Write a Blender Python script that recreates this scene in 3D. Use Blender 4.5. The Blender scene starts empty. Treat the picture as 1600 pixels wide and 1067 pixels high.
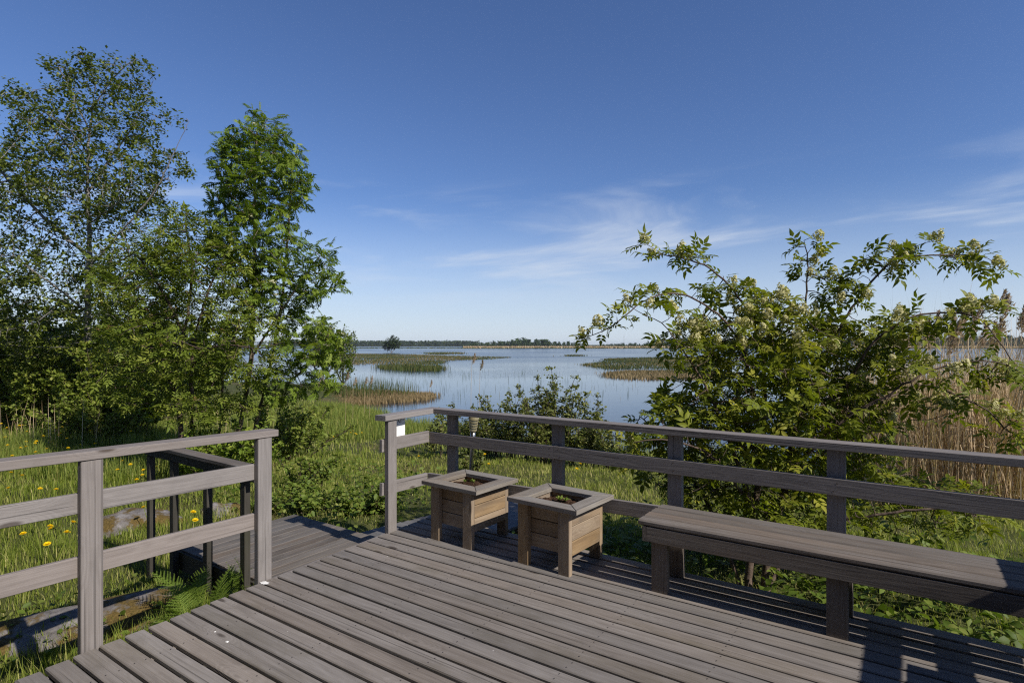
import bpy, math, random
import numpy as np
from mathutils import Vector, Matrix

# ---------------------------------------------------------------- camera, sky, sun, exposure
S = bpy.context.scene
COL = S.collection
R = math.radians
rng = np.random.default_rng(7)
random.seed(7)

CAMH = 1.6
cam_d = bpy.data.cameras.new('camera')
cam = bpy.data.objects.new('camera', cam_d)
COL.objects.link(cam)
cam.location = (0, 0, CAMH)
cam.rotation_euler = (R(90), 0, 0)
cam_d.sensor_width = 36
cam_d.lens = 895 / 1600 * 36
cam_d.shift_y = 4.5 / 1600
cam_d.clip_end = 8000
cam_d.clip_start = 0.05
S.camera = cam

# deck frame: u runs along the deck boards (to the right, towards the camera), v across them (away)
A = R(34.45)
V2 = Vector((math.sin(A), math.cos(A), 0))
U2 = Vector((math.cos(A), -math.sin(A), 0))
O2 = Vector((-1.0614, 4.8707, 0))
def W(u, v, z=0.0):
    return O2 + U2 * u + V2 * v + Vector((0, 0, z))

SUNV = (U2 - V2 * 0.075 + Vector((0, 0, 0.80))).normalized()
SUN_EL = math.asin(SUNV.z)
SUN_AZ = math.atan2(SUNV.x, SUNV.y)

world = bpy.data.worlds.new('World')
S.world = world
world.use_nodes = True
wn = world.node_tree
wn.nodes.clear()
def N(t, kind, **kw):
    n = t.nodes.new(kind)
    for k, v in kw.items():
        setattr(n, k, v)
    return n
sky = N(wn, 'ShaderNodeTexSky', sky_type='NISHITA', sun_disc=False, sun_elevation=SUN_EL, sun_rotation=SUN_AZ,
        altitude=0, air_density=1.0, dust_density=0.2, ozone_density=2.0)
CLOUDZ = 9.24
# thin cirrus: noise stretched along the horizon, in a low band all the way round
tc = N(wn, 'ShaderNodeTexCoord')
sep = N(wn, 'ShaderNodeSeparateXYZ')
wn.links.new(tc.outputs['Generated'], sep.inputs[0])
def wmath(op, a, b=None, c=None, clamp=False):
    n = N(wn, 'ShaderNodeMath', operation=op, use_clamp=clamp)
    for i, q in enumerate((a, b, c)):
        if q is None: continue
        if isinstance(q, (int, float)): n.inputs[i].default_value = q
        else: wn.links.new(q, n.inputs[i])
    return n.outputs[0]
az = wmath('ARCTAN2', sep.outputs[0], sep.outputs[1])
el = wmath('ARCSINE', sep.outputs[2])
tilt = wmath('MULTIPLY_ADD', az, -0.05, el)
cmb = N(wn, 'ShaderNodeCombineXYZ')
wn.links.new(wmath('MULTIPLY', az, 2.6), cmb.inputs[0])
wn.links.new(wmath('MULTIPLY', tilt, 14.0), cmb.inputs[1])
cmb.inputs[2].default_value = CLOUDZ
cn = N(wn, 'ShaderNodeTexNoise')
cn.inputs['Scale'].default_value = 1.0
cn.inputs['Detail'].default_value = 8
cn.inputs['Roughness'].default_value = 0.55
cn.inputs['Distortion'].default_value = 0.6
wn.links.new(cmb.outputs[0], cn.inputs['Vector'])
cr = N(wn, 'ShaderNodeMapRange', interpolation_type='SMOOTHSTEP')
cr.inputs[1].default_value = 0.46
cr.inputs[2].default_value = 0.80
wn.links.new(cn.outputs[0], cr.inputs[0])
up = N(wn, 'ShaderNodeMapRange', interpolation_type='SMOOTHSTEP')
up.inputs[1].default_value = 0.05
up.inputs[2].default_value = 0.13
wn.links.new(el, up.inputs[0])
dn = N(wn, 'ShaderNodeMapRange', interpolation_type='SMOOTHSTEP')
dn.inputs[1].default_value = 0.30
dn.inputs[2].default_value = 0.19
wn.links.new(el, dn.inputs[0])
cf = wmath('MULTIPLY', wmath('MULTIPLY', cr.outputs[0], wmath('MULTIPLY', up.outputs[0], dn.outputs[0])), 0.85)
mx = N(wn, 'ShaderNodeMix', data_type='RGBA')
wn.links.new(cf, mx.inputs['Factor'])
tintn = N(wn, 'ShaderNodeMix', data_type='RGBA', blend_type='MULTIPLY')
tintn.inputs['Factor'].default_value = 1.0
tintn.inputs['B'].default_value = (.87, 1.05, 1.46, 1)
wn.links.new(sky.outputs[0], tintn.inputs['A'])
# pale haze low over the horizon, the same all the way round
veil = N(wn, 'ShaderNodeMapRange', interpolation_type='SMOOTHSTEP')
veil.inputs[1].default_value, veil.inputs[2].default_value = .26, -.06
veil.inputs[3].default_value, veil.inputs[4].default_value = 0.0, .80
wn.links.new(el, veil.inputs[0])
vm_ = N(wn, 'ShaderNodeMix', data_type='RGBA')
wn.links.new(veil.outputs[0], vm_.inputs['Factor'])
wn.links.new(tintn.outputs['Result'], vm_.inputs['A'])
vm_.inputs['B'].default_value = (8.8, 10.0, 11.6, 1)
wn.links.new(vm_.outputs['Result'], mx.inputs['A'])
mx.inputs['B'].default_value = (8.8, 9.6, 10.8, 1)
bg = N(wn, 'ShaderNodeBackground')
bg.inputs['Strength'].default_value = 0.072
wn.links.new(mx.outputs['Result'], bg.inputs['Color'])
wo = N(wn, 'ShaderNodeOutputWorld')
wn.links.new(bg.outputs[0], wo.inputs['Surface'])

sun_d = bpy.data.lights.new('sun', 'SUN')
sun_d.energy = 5.0
sun_d.angle = R(0.53)
sun_d.color = (1.0, 0.94, 0.86)
sun = bpy.data.objects.new('sun', sun_d)
COL.objects.link(sun)
sun.rotation_euler = SUNV.to_track_quat('Z', 'Y').to_euler()
sun.location = (20, -20, 30)

S.view_settings.view_transform = 'Standard'
S.view_settings.look = 'None'
S.view_settings.exposure = 0.12
S.view_settings.gamma = 1.0
S.view_settings.use_curve_mapping = False
S.render.engine = 'CYCLES'
S.cycles.max_bounces = 5
S.cycles.diffuse_bounces = 3
S.cycles.glossy_bounces = 2
S.cycles.transmission_bounces = 3
S.cycles.volume_bounces = 0
S.cycles.transparent_max_bounces = 4
S.cycles.use_denoising = False
S.cycles.use_adaptive_sampling = True
S.cycles.adaptive_threshold = .010
S.cycles.adaptive_min_samples = 40
S.cycles.filter_width = 1.2
S.cycles.sample_clamp_indirect = 4.0

# ---------------------------------------------------------------- materials
def new_mat(name):
    m = bpy.data.materials.new(name)
    m.use_nodes = True
    t = m.node_tree
    t.nodes.clear()
    return m, t
def L(t, a, b):
    t.links.new(a, b)
def mth(t, op, a, b=None, c=None, clamp=False):
    n = N(t, 'ShaderNodeMath', operation=op, use_clamp=clamp)
    for i, q in enumerate((a, b, c)):
        if q is None: continue
        if isinstance(q, (int, float)): n.inputs[i].default_value = q
        else: L(t, q, n.inputs[i])
    return n.outputs[0]
def noise(t, vec, scale, detail=4, rough=.55, dist=0.0):
    n = N(t, 'ShaderNodeTexNoise')
    n.inputs['Scale'].default_value = scale
    n.inputs['Detail'].default_value = detail
    n.inputs['Roughness'].default_value = rough
    n.inputs['Distortion'].default_value = dist
    if vec is not None: L(t, vec, n.inputs['Vector'])
    return n.outputs[0]
def ramp(t, fac, stops, interp='LINEAR'):
    r = N(t, 'ShaderNodeValToRGB')
    r.color_ramp.interpolation = interp
    els = r.color_ramp.elements
    while len(els) < len(stops): els.new(0.5)
    for e, (p, c) in zip(els, stops):
        e.position = p
        e.color = (*c, 1) if len(c) == 3 else c
    L(t, fac, r.inputs[0])
    return r.outputs[0]
def mapr(t, v, a, b, c=0.0, d=1.0, smooth=True):
    n = N(t, 'ShaderNodeMapRange', interpolation_type='SMOOTHSTEP' if smooth else 'LINEAR')
    n.inputs[1].default_value, n.inputs[2].default_value = a, b
    n.inputs[3].default_value, n.inputs[4].default_value = c, d
    L(t, v, n.inputs[0])
    return n.outputs[0]
def mixc(t, f, a, b, mode='MIX'):
    n = N(t, 'ShaderNodeMix', data_type='RGBA', blend_type=mode)
    for k, q in (('Factor', f), ('A', a), ('B', b)):
        if isinstance(q, (int, float)): n.inputs[k].default_value = q
        elif isinstance(q, tuple): n.inputs[k].default_value = (*q, 1)
        else: L(t, q, n.inputs[k])
    return n.outputs['Result']
def finish(t, color, rough=.7, bump=None, bstr=.3, bdist=.01, spec=.3, metallic=0.0):
    p = N(t, 'ShaderNodeBsdfPrincipled')
    if isinstance(color, tuple): p.inputs['Base Color'].default_value = (*color, 1)
    else: L(t, color, p.inputs['Base Color'])
    if isinstance(rough, (int, float)): p.inputs['Roughness'].default_value = rough
    else: L(t, rough, p.inputs['Roughness'])
    p.inputs['Specular IOR Level'].default_value = spec
    p.inputs['Metallic'].default_value = metallic
    if bump is not None:
        b = N(t, 'ShaderNodeBump')
        b.inputs['Strength'].default_value = bstr
        b.inputs['Distance'].default_value = bdist
        L(t, bump, b.inputs['Height'])
        L(t, b.outputs[0], p.inputs['Normal'])
    o = N(t, 'ShaderNodeOutputMaterial')
    L(t, p.outputs[0], o.inputs['Surface'])
    return p

def wood(name, dark, mid, light, knot=(.06, .045, .035), knots=.5, stain=None, stain_amt=.0, specks=0.0, var=.22, warm=(.30, .22, .15), warm_amt=.0):
    m, t = new_mat(name)
    tcn = N(t, 'ShaderNodeTexCoord')
    oi = N(t, 'ShaderNodeObjectInfo')
    off = N(t, 'ShaderNodeCombineXYZ')
    L(t, mth(t, 'MULTIPLY', oi.outputs['Random'], 61.0), off.inputs[0])
    L(t, mth(t, 'MULTIPLY', oi.outputs['Random'], 23.0), off.inputs[1])
    L(t, mth(t, 'MULTIPLY', oi.outputs['Random'], 11.0), off.inputs[2])
    va = N(t, 'ShaderNodeVectorMath', operation='ADD')
    L(t, tcn.outputs['Object'], va.inputs[0])
    L(t, off.outputs[0], va.inputs[1])
    co = va.outputs[0]
    def mp(sx, sy, sz):
        n = N(t, 'ShaderNodeMapping')
        n.inputs['Scale'].default_value = (sx, sy, sz)
        L(t, co, n.inputs['Vector'])
        return n.outputs[0]
    # knots: sparse stretched cells
    kv = N(t, 'ShaderNodeTexVoronoi')
    kv.inputs['Scale'].default_value = 1.0
    kv.inputs['Randomness'].default_value = 0.9
    L(t, mp(2.4, 8.0, 8.0), kv.inputs['Vector'])
    ksep = N(t, 'ShaderNodeSeparateColor')
    L(t, kv.outputs['Color'], ksep.inputs[0])
    kon = mapr(t, ksep.outputs[0], 1 - knots - .02, 1 - knots + .02)
    kd = mth(t, 'MULTIPLY', mapr(t, kv.outputs['Distance'], .16, .07), kon)
    kring = mth(t, 'MULTIPLY', mapr(t, kv.outputs['Distance'], .55, .1), kon)
    # growth rings flowing round the knots
    warp = mth(t, 'MULTIPLY', kring, .55)
    cath = noise(t, mp(.55, 5.0, 5.0), 1.0, 3, .5)
    ringv = mth(t, 'ADD', mth(t, 'MULTIPLY', cath, 17.0), mth(t, 'MULTIPLY', warp, 9.0))
    rings = mth(t, 'SINE', mth(t, 'MULTIPLY', ringv, 5.0))
    fine = noise(t, mp(2.0, 150, 150), 1.0, 4, .7)
    streak = noise(t, mp(1.1, 38, 38), 1.0, 5, .65)
    blotch = noise(t, mp(1.6, 4, 4), 1.0, 4, .6)
    f = mth(t, 'ADD', mth(t, 'MULTIPLY', streak, .30), mth(t, 'MULTIPLY', fine, .52))
    f = mth(t, 'ADD', f, mth(t, 'MULTIPLY', rings, .035))
    f = mth(t, 'ADD', f, mth(t, 'MULTIPLY', mth(t, 'SUBTRACT', blotch, .5), .22))
    c = ramp(t, f, [(.16, dark), (.42, mid), (.72, light)])
    # dark drying cracks
    crack = mapr(t, noise(t, mp(.5, 60, 60), 1.0, 2, .5), .66, .72)
    c = mixc(t, mth(t, 'MULTIPLY', crack, .55), c, tuple(q * .35 for q in dark))
    c = mixc(t, mth(t, 'MULTIPLY', kring, .22), c, light)
    grime = mapr(t, noise(t, mp(3.0, 5, 5), 1.0, 6, .7), .48, .75)
    c = mixc(t, mth(t, 'MULTIPLY', grime, .45), c, tuple(q * .62 for q in mid))
    c = mixc(t, mth(t, 'MULTIPLY', kd, .85), c, knot)
    if warm_amt:
        c = mixc(t, mth(t, 'MULTIPLY', mapr(t, noise(t, mp(1.1, 9, 9), 1.0, 4), .45, .7), warm_amt), c, warm)
    if stain:
        c = mixc(t, mth(t, 'MULTIPLY', mapr(t, noise(t, mp(1.3, 3, 3), 1.0, 5, .65), .5, .72), stain_amt), c, stain)
    if specks:
        sv = N(t, 'ShaderNodeTexVoronoi')
        sv.inputs['Scale'].default_value = 11.0
        L(t, co, sv.inputs['Vector'])
        ss = N(t, 'ShaderNodeSeparateColor')
        L(t, sv.outputs['Color'], ss.inputs[0])
        sp = mth(t, 'MULTIPLY', mapr(t, sv.outputs['Distance'], .07, .035), mapr(t, ss.outputs[1], 1 - specks, 1 - specks + .01))
        c = mixc(t, mth(t, 'MULTIPLY', sp, .7), c, (.62, .60, .55))
    hv = N(t, 'ShaderNodeHueSaturation')
    L(t, c, hv.inputs['Color'])
    L(t, mth(t, 'MULTIPLY_ADD', oi.outputs['Random'], 2 * var, 1 - var), hv.inputs['Value'])
    L(t, mth(t, 'MULTIPLY_ADD', mth(t, 'FRACT', mth(t, 'MULTIPLY', oi.outputs['Random'], 7.3)), .45, .70), hv.inputs['Saturation'])
    h = mth(t, 'ADD', mth(t, 'MULTIPLY', fine, .5), mth(t, 'MULTIPLY', streak, .7))
    h = mth(t, 'ADD', h, mth(t, 'MULTIPLY', rings, .08))
    h = mth(t, 'SUBTRACT', h, mth(t, 'MULTIPLY', crack, .9))
    finish(t, hv.outputs[0], .78, h, .55, .004, .25)
    return m

M = {}
M['deck'] = wood('deck_wood', (.112, .094, .079), (.212, .184, .159), (.308, .276, .246), knots=.30, stain=(.13, .108, .072), stain_amt=.5, specks=.05, var=.15)
M['rail'] = wood('rail_wood', (.125, .108, .098), (.215, .190, .175), (.305, .275, .257), knots=.34, var=.08)
M['bench'] = wood('bench_wood', (.072, .056, .044), (.155, .131, .110), (.255, .226, .198), knots=.35, warm=(.17, .12, .085), warm_amt=.28, specks=.06, var=.10)
M['planter'] = wood('planter_wood', (.125, .082, .046), (.28, .198, .120), (.44, .345, .225), knot=(.08, .05, .03), knots=.5, stain=(.125, .105, .085), stain_amt=.85, warm=(.16, .125, .095), warm_amt=.45, var=.10)
M['rim'] = wood('planter_rim_wood', (.105, .088, .068), (.225, .200, .168), (.330, .300, .262), knots=.3, warm=(.17, .12, .08), warm_amt=.4, specks=.08, var=.08)
M['landing'] = wood('landing_wood', (.070, .058, .048), (.135, .120, .105), (.24, .215, .19), knots=.2, warm=(.16, .11, .07), warm_amt=.35, stain=(.045, .04, .036), stain_amt=.6, var=.12)
M['walk'] = wood('boardwalk_wood', (.065, .061, .058), (.135, .130, .127), (.205, .20, .195), knots=.2, stain=(.13, .12, .10), stain_amt=.3, var=.14)
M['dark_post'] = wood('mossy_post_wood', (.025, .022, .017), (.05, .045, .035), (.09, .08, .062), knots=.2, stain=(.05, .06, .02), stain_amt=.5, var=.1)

def leafmat(name, c0, c1, c2, trans=.35, rough=.45, tcol=None, spec=.4):
    m, t = new_mat(name)
    at = N(t, 'ShaderNodeAttribute', attribute_name='tint')
    c = ramp(t, at.outputs['Fac'], [(0, c0), (.55, c1), (1, c2)])
    p = N(t, 'ShaderNodeBsdfPrincipled')
    L(t, c, p.inputs['Base Color'])
    p.inputs['Roughness'].default_value = rough
    p.inputs['Specular IOR Level'].default_value = spec * .55
    tr = N(t, 'ShaderNodeBsdfTranslucent')
    g = mixc(t, 1.0, c, (1.25, 1.35, .55), 'MULTIPLY')
    L(t, g, tr.inputs['Color'])
    mxs = N(t, 'ShaderNodeMixShader')
    mxs.inputs[0].default_value = trans
    L(t, p.outputs[0], mxs.inputs[1])
    L(t, tr.outputs[0], mxs.inputs[2])
    o = N(t, 'ShaderNodeOutputMaterial')
    L(t, mxs.outputs[0], o.inputs['Surface'])
    return m
M['elder_leaf'] = leafmat('elder_leaf', (0.083, 0.109, 0.012), (0.173, 0.205, 0.020), (0.330, 0.321, 0.045), .34, .48, spec=.3)
M['old_elder_leaf'] = leafmat('old_elder_leaf', (0.091, 0.133, 0.017), (0.187, 0.234, 0.034), (0.310, 0.316, 0.066), .32, .5, spec=.3)
M['rowan_leaf'] = leafmat('rowan_leaf', (0.082, 0.131, 0.017), (0.164, 0.233, 0.029), (0.308, 0.357, 0.054), .32, .5, spec=.3)
M['alder_leaf'] = leafmat('alder_leaf', (0.065, 0.092, 0.015), (0.134, 0.169, 0.028), (0.269, 0.282, 0.063), .28, .4, spec=.35)
M['wall_leaf'] = leafmat('thicket_leaf', (0.082, 0.127, 0.018), (0.170, 0.222, 0.036), (0.310, 0.325, 0.074), .32, .5, spec=.3)
M['bush_leaf'] = leafmat('bush_leaf', (0.075, 0.096, 0.022), (0.156, 0.180, 0.042), (0.288, 0.276, 0.094), .32, .42)
M['herb_leaf'] = leafmat('herb_leaf', (.065, .105, .014), (.130, .185, .028), (.24, .26, .06), .32, .5, spec=.3)
M['grass'] = leafmat('grass_blade', (0.118, 0.168, 0.018), (0.241, 0.286, 0.045), (0.526, 0.470, 0.190), .38, .55, spec=.25)
M['tall_grass'] = leafmat('tall_grass_blade', (0.112, 0.160, 0.030), (0.211, 0.255, 0.052), (0.435, 0.368, 0.114), .35, .55, spec=.25)
M['fern'] = leafmat('fern_green', (.10, .16, .02), (.16, .23, .035), (.22, .28, .06), .4, .5)
M['reed'] = leafmat('dry_reed', (0.244, 0.160, 0.084), (0.518, 0.381, 0.229), (0.762, 0.610, 0.412), .15, .6, spec=.15)
M['plume'] = leafmat('reed_plume', (0.252, 0.177, 0.116), (0.413, 0.309, 0.213), (0.528, 0.420, 0.307), .25, .7, spec=.1)
M['sedge'] = leafmat('sedge_blade', (.045, .075, .016), (.095, .105, .035), (.26, .185, .085), .2, .6, spec=.1)
M['sedge_dry'] = leafmat('dry_sedge_blade', (.08, .09, .03), (.22, .155, .075), (.36, .27, .15), .2, .6, spec=.1)
M['far_leaf'] = leafmat('far_tree_foliage', (0.027, 0.048, 0.021), (0.053, 0.083, 0.033), (0.105, 0.135, 0.053), .1, .7, spec=.1)
M['elder_bloom'] = leafmat('elder_bloom', (.32, .31, .12), (.54, .50, .25), (.74, .68, .42), .25, .6, spec=.15)
M['rust_bloom'] = leafmat('rust_bloom', (.18, .10, .04), (.25, .17, .06), (.32, .25, .10), .2, .6, spec=.15)
M['rowan_bloom'] = leafmat('rowan_bloom', (.55, .52, .36), (.68, .65, .47), (.8, .77, .6), .3, .6, spec=.15)
M['dandelion'] = leafmat('dandelion_yellow', (.80, .52, .01), (.86, .62, .015), (.90, .70, .03), .25, .6, spec=.1)

def barkmat(name, a, b, sc=9):
    m, t = new_mat(name)
    tcn = N(t, 'ShaderNodeTexCoord')
    n1 = noise(t, tcn.outputs['Object'], sc, 6, .65)
    c = ramp(t, n1, [(.32, a), (.68, b)])
    finish(t, c, .85, n1, .5, .02, .2)
    return m
M['alder_bark'] = barkmat('alder_bark', (.075, .066, .058), (.31, .285, .26), 6)
M['elder_bark'] = barkmat('elder_bark', (.055, .038, .028), (.165, .12, .092), 16)
M['rowan_bark'] = barkmat('rowan_bark', (.10, .075, .045), (.26, .21, .145), 12)
M['twig'] = barkmat('twig_bark', (.035, .024, .02), (.10, .07, .055), 20)
m, t = new_mat('pale_cut_wood'); finish(t, (.62, .47, .27), .7); M['cut'] = m

def groundmat():
    m, t = new_mat('meadow_soil')
    g = N(t, 'ShaderNodeNewGeometry')
    n1 = noise(t, g.outputs['Position'], .35, 5, .6)
    n2 = noise(t, g.outputs['Position'], 6.0, 6, .7)
    n3 = noise(t, g.outputs['Position'], 45.0, 3, .7)
    c = ramp(t, n2, [(.3, (.035, .042, .012)), (.5, (.062, .078, .020)), (.7, (.12, .115, .045))])
    c = mixc(t, mapr(t, n1, .52, .68), c, (.115, .088, .045))
    c = mixc(t, .35, c, ramp(t, n3, [(.35, (.03, .03, .012)), (.7, (.13, .13, .05))]))
    finish(t, c, .95, n3, .6, .03, .1)
    return m
M['ground'] = groundmat()

def watermat():
    m, t = new_mat('lake_water')
    g = N(t, 'ShaderNodeNewGeometry')
    mp = N(t, 'ShaderNodeMapping')
    mp.inputs['Scale'].default_value = (.55, 1.6, 1)
    mp.inputs['Rotation'].default_value = (0, 0, .25)
    L(t, g.outputs['Position'], mp.inputs['Vector'])
    n1 = noise(t, mp.outputs[0], 1.6, 4, .6)
    n2 = noise(t, g.outputs['Position'], .018, 4, .55, .8)
    ripple = mapr(t, n2, .42, .62, .25, 1.0)
    p = N(t, 'ShaderNodeBsdfPrincipled')
    sy = N(t, 'ShaderNodeSeparateXYZ')
    L(t, g.outputs['Position'], sy.inputs[0])
    fary = mapr(t, sy.outputs[1], 30, 160)
    ripple = mth(t, 'MULTIPLY', ripple, mth(t, 'MULTIPLY_ADD', fary, 3.2, 1.0))
    p.inputs['Base Color'].default_value = (.010, .022, .038, 1)
    p.inputs['IOR'].default_value = 1.333
    L(t, mth(t, 'ADD', mapr(t, n2, .40, .62, .02, .08), mth(t, 'MULTIPLY', fary, .14)), p.inputs['Roughness'])
    b = N(t, 'ShaderNodeBump')
    b.inputs['Distance'].default_value = .05
    L(t, mth(t, 'MULTIPLY', ripple, .22), b.inputs['Strength'])
    L(t, n1, b.inputs['Height'])
    L(t, b.outputs[0], p.inputs['Normal'])
    o = N(t, 'ShaderNodeOutputMaterial')
    L(t, p.outputs[0], o.inputs['Surface'])
    return m
M['water'] = watermat()

def rockmat():
    m, t = new_mat('mossy_granite')
    tcn = N(t, 'ShaderNodeTexCoord')
    n1 = noise(t, tcn.outputs['Object'], 9, 8, .7)
    n2 = noise(t, tcn.outputs['Object'], 3.2, 5, .65)
    n3 = noise(t, tcn.outputs['Object'], 60, 3, .7)
    c = ramp(t, n1, [(.3, (.08, .07, .065)), (.5, (.18, .165, .155)), (.72, (.32, .30, .285))])
    moss = ramp(t, n3, [(.3, (.05, .035, .010)), (.7, (.17, .115, .035))])
    c = mixc(t, mapr(t, n2, .44, .54), c, moss)
    h = mth(t, 'ADD', n1, mth(t, 'MULTIPLY', n3, .4))
    finish(t, c, .9, h, .7, .02, .2)
    return m
M['rock'] = rockmat()
def soilmat():
    m, t = new_mat('potting_soil')
    tcn = N(t, 'ShaderNodeTexCoord')
    n1 = noise(t, tcn.outputs['Object'], 40, 6, .75)
    c = ramp(t, n1, [(.35, (.025, .014, .009)), (.55, (.075, .042, .026)), (.72, (.20, .13, .085))])
    finish(t, c, .95, n1, 1.0, .03, .1)
    return m
M['soil'] = soilmat()
m, t = new_mat('white_laminate'); finish(t, (.80, .80, .78), .4, spec=.4); M['sign'] = m
m, t = new_mat('sign_ink'); finish(t, (.10, .10, .11), .6); M['ink'] = m
m, t = new_mat('brushed_steel')
tcn = N(t, 'ShaderNodeTexCoord')
finish(t, ramp(t, noise(t, tcn.outputs['Object'], 60, 3), [(.3, (.45, .45, .44)), (.7, (.66, .66, .64))]), .28, metallic=1.0); M['steel'] = m
m, t = new_mat('yellowed_clear_plastic')
p = finish(t, (.50, .44, .27), .15, spec=.6); p.inputs['Transmission Weight'].default_value = .55; M['plastic'] = m
m, t = new_mat('bird_dropping'); finish(t, (.72, .71, .68), .8); M['white'] = m
m, t = new_mat('mast_paint'); finish(t, (.35, .33, .33), .6); M['mast'] = m

# ---------------------------------------------------------------- mesh helpers
def thing(name, label, cat, loc=(0, 0, 0), group=None):
    o = bpy.data.objects.new(name, None)
    o.empty_display_size = .1
    COL.objects.link(o)
    o.location = loc
    tag(o, label, cat, group)
    return o
def tag(o, label=None, cat=None, group=None, kind=None):
    if label: o['label'] = label
    if cat: o['category'] = cat
    if group: o['group'] = group
    if kind: o['kind'] = kind
    return o
def link(name, me, mat=None, parent=None, loc=None, smooth=False):
    if mat is not None:
        for mm in (mat if isinstance(mat, list) else [mat]): me.materials.append(mm)
    o = bpy.data.objects.new(name, me)
    COL.objects.link(o)
    if parent is not None:
        o.parent = parent
        if loc is None: o.location = -parent.location
        else: o.location = Vector(loc) - parent.location
    elif loc is not None:
        o.location = loc
    if smooth:
        me.polygons.foreach_set('use_smooth', np.ones(len(me.polygons), dtype=bool))
    return o
def pymesh(name, verts, faces):
    me = bpy.data.meshes.new(name)
    me.from_pydata([tuple(v) for v in verts], [], faces)
    me.update()
    return me
def npmesh(name, V, faces_n, tint=None):
    """V (n,3) array; faces_n: list of (m,k) int arrays, each one polygon size"""
    me = bpy.data.meshes.new(name)
    V = np.asarray(V, dtype=np.float32)
    me.vertices.add(len(V))
    me.vertices.foreach_set('co', V.ravel())
    nl = sum(f.size for f in faces_n)
    npoly = sum(len(f) for f in faces_n)
    me.loops.add(nl)
    me.loops.foreach_set('vertex_index', np.concatenate([f.ravel() for f in faces_n]).astype(np.int32))
    me.polygons.add(npoly)
    tot = np.concatenate([np.full(len(f), f.shape[1]) for f in faces_n])
    st = np.concatenate([[0], np.cumsum(tot)[:-1]])
    me.polygons.foreach_set('loop_start', st.astype(np.int32))
    if tint is not None:
        a = me.attributes.new('tint', 'FLOAT', 'POINT')
        a.data.foreach_set('value', np.asarray(tint, dtype=np.float32))
    me.update(calc_edges=True)
    return me
def norm(a):
    return a / np.maximum(np.linalg.norm(a, axis=-1, keepdims=True), 1e-9)
def frames(d, n):
    """rotation matrices whose x is d and z is as near n as possible"""
    x = norm(d)
    z = n - (n * x).sum(-1, keepdims=True) * x
    z = norm(z)
    y = np.cross(z, x)
    return np.stack([x, y, z], axis=-1)
def scatter_mesh(name, tv, tfs, Rm, pos, sc, tint):
    """tv (k,3) template, tfs list of face arrays; Rm (n,3,3), pos (n,3), sc (n,) or (n,3)"""
    n, k = len(pos), len(tv)
    sc = np.asarray(sc, dtype=float)
    if sc.ndim == 1: sc = sc[:, None].repeat(3, 1)
    P = tv[None] * sc[:, None, :]
    P = np.einsum('nij,nkj->nki', Rm, P) + pos[:, None, :]
    offs = (np.arange(n) * k)[:, None, None]
    fs = [(f[None] + offs).reshape(-1, f.shape[1]) for f in tfs]
    return npmesh(name, P.reshape(-1, 3), fs, np.repeat(tint, k))

BOARD_CACHE = {}
def board_mesh(Lx, w, th, ch):
    key = (round(Lx, 4), round(w, 4), round(th, 4), round(ch, 4))
    if key in BOARD_CACHE: return BOARD_CACHE[key]
    a, b = w / 2, th / 2
    prof = [(-a + ch, -b), (a - ch, -b), (a, -b + ch), (a, b - ch), (a - ch, b), (-a + ch, b), (-a, b - ch), (-a, -b + ch)]
    h = Lx / 2
    vs = [(-h, y, z) for y, z in prof] + [(h, y, z) for y, z in prof]
    fs = [(i, (i + 1) % 8, (i + 1) % 8 + 8, i + 8) for i in range(8)]
    fs = [tuple(reversed(f)) for f in fs]
    fs += [tuple(range(8)), tuple(reversed(range(8, 16)))]
    fs[-2] = tuple(fs[-2]); fs[-1] = tuple(fs[-1])
    me = pymesh('board', vs, [tuple(reversed(f)) for f in fs])
    BOARD_CACHE[key] = me
    return me
def board(name, parent, a, b, w, th, upv, mat, ch=.003, roll=0.0):
    """a plank from point a to point b; w across, th along upv"""
    a, b = Vector(a), Vector(b)
    x = (b - a); Lx = x.length; x.normalize()
    z = Vector(upv); z = (z - x * z.dot(x)).normalized()
    y = z.cross(x)
    me = board_mesh(Lx, w, th, ch)
    if mat.name not in [q.name for q in me.materials if q]:
        if len(me.materials): me = me.copy(); me.materials.clear()
        me.materials.append(mat)
    o = bpy.data.objects.new(name, me)
    COL.objects.link(o)
    if parent is not None: o.parent = parent
    base = parent.location if parent is not None else Vector()
    mat3 = Matrix((x, y, z)).transposed()
    if roll: mat3 = mat3 @ Matrix.Rotation(roll, 3, 'X')
    o.rotation_euler = mat3.to_euler()
    o.location = (a + b) / 2 - base
    return o
Z = Vector((0, 0, 1))
def quadbox(name, parent, c, x, y, z, lx, ly, lz, mat):
    x, y, z = Vector(x), Vector(y), Vector(z)
    vs = []
    for sx in (-1, 1):
        for sy in (-1, 1):
            for sz in (-1, 1):
                vs.append(Vector(c) + x * sx * lx / 2 + y * sy * ly / 2 + z * sz * lz / 2)
    fs = [(0, 1, 3, 2), (4, 6, 7, 5), (0, 4, 5, 1), (2, 3, 7, 6), (0, 2, 6, 4), (1, 5, 7, 3)]
    return link(name, pymesh(name, vs, fs), mat, parent)

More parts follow.
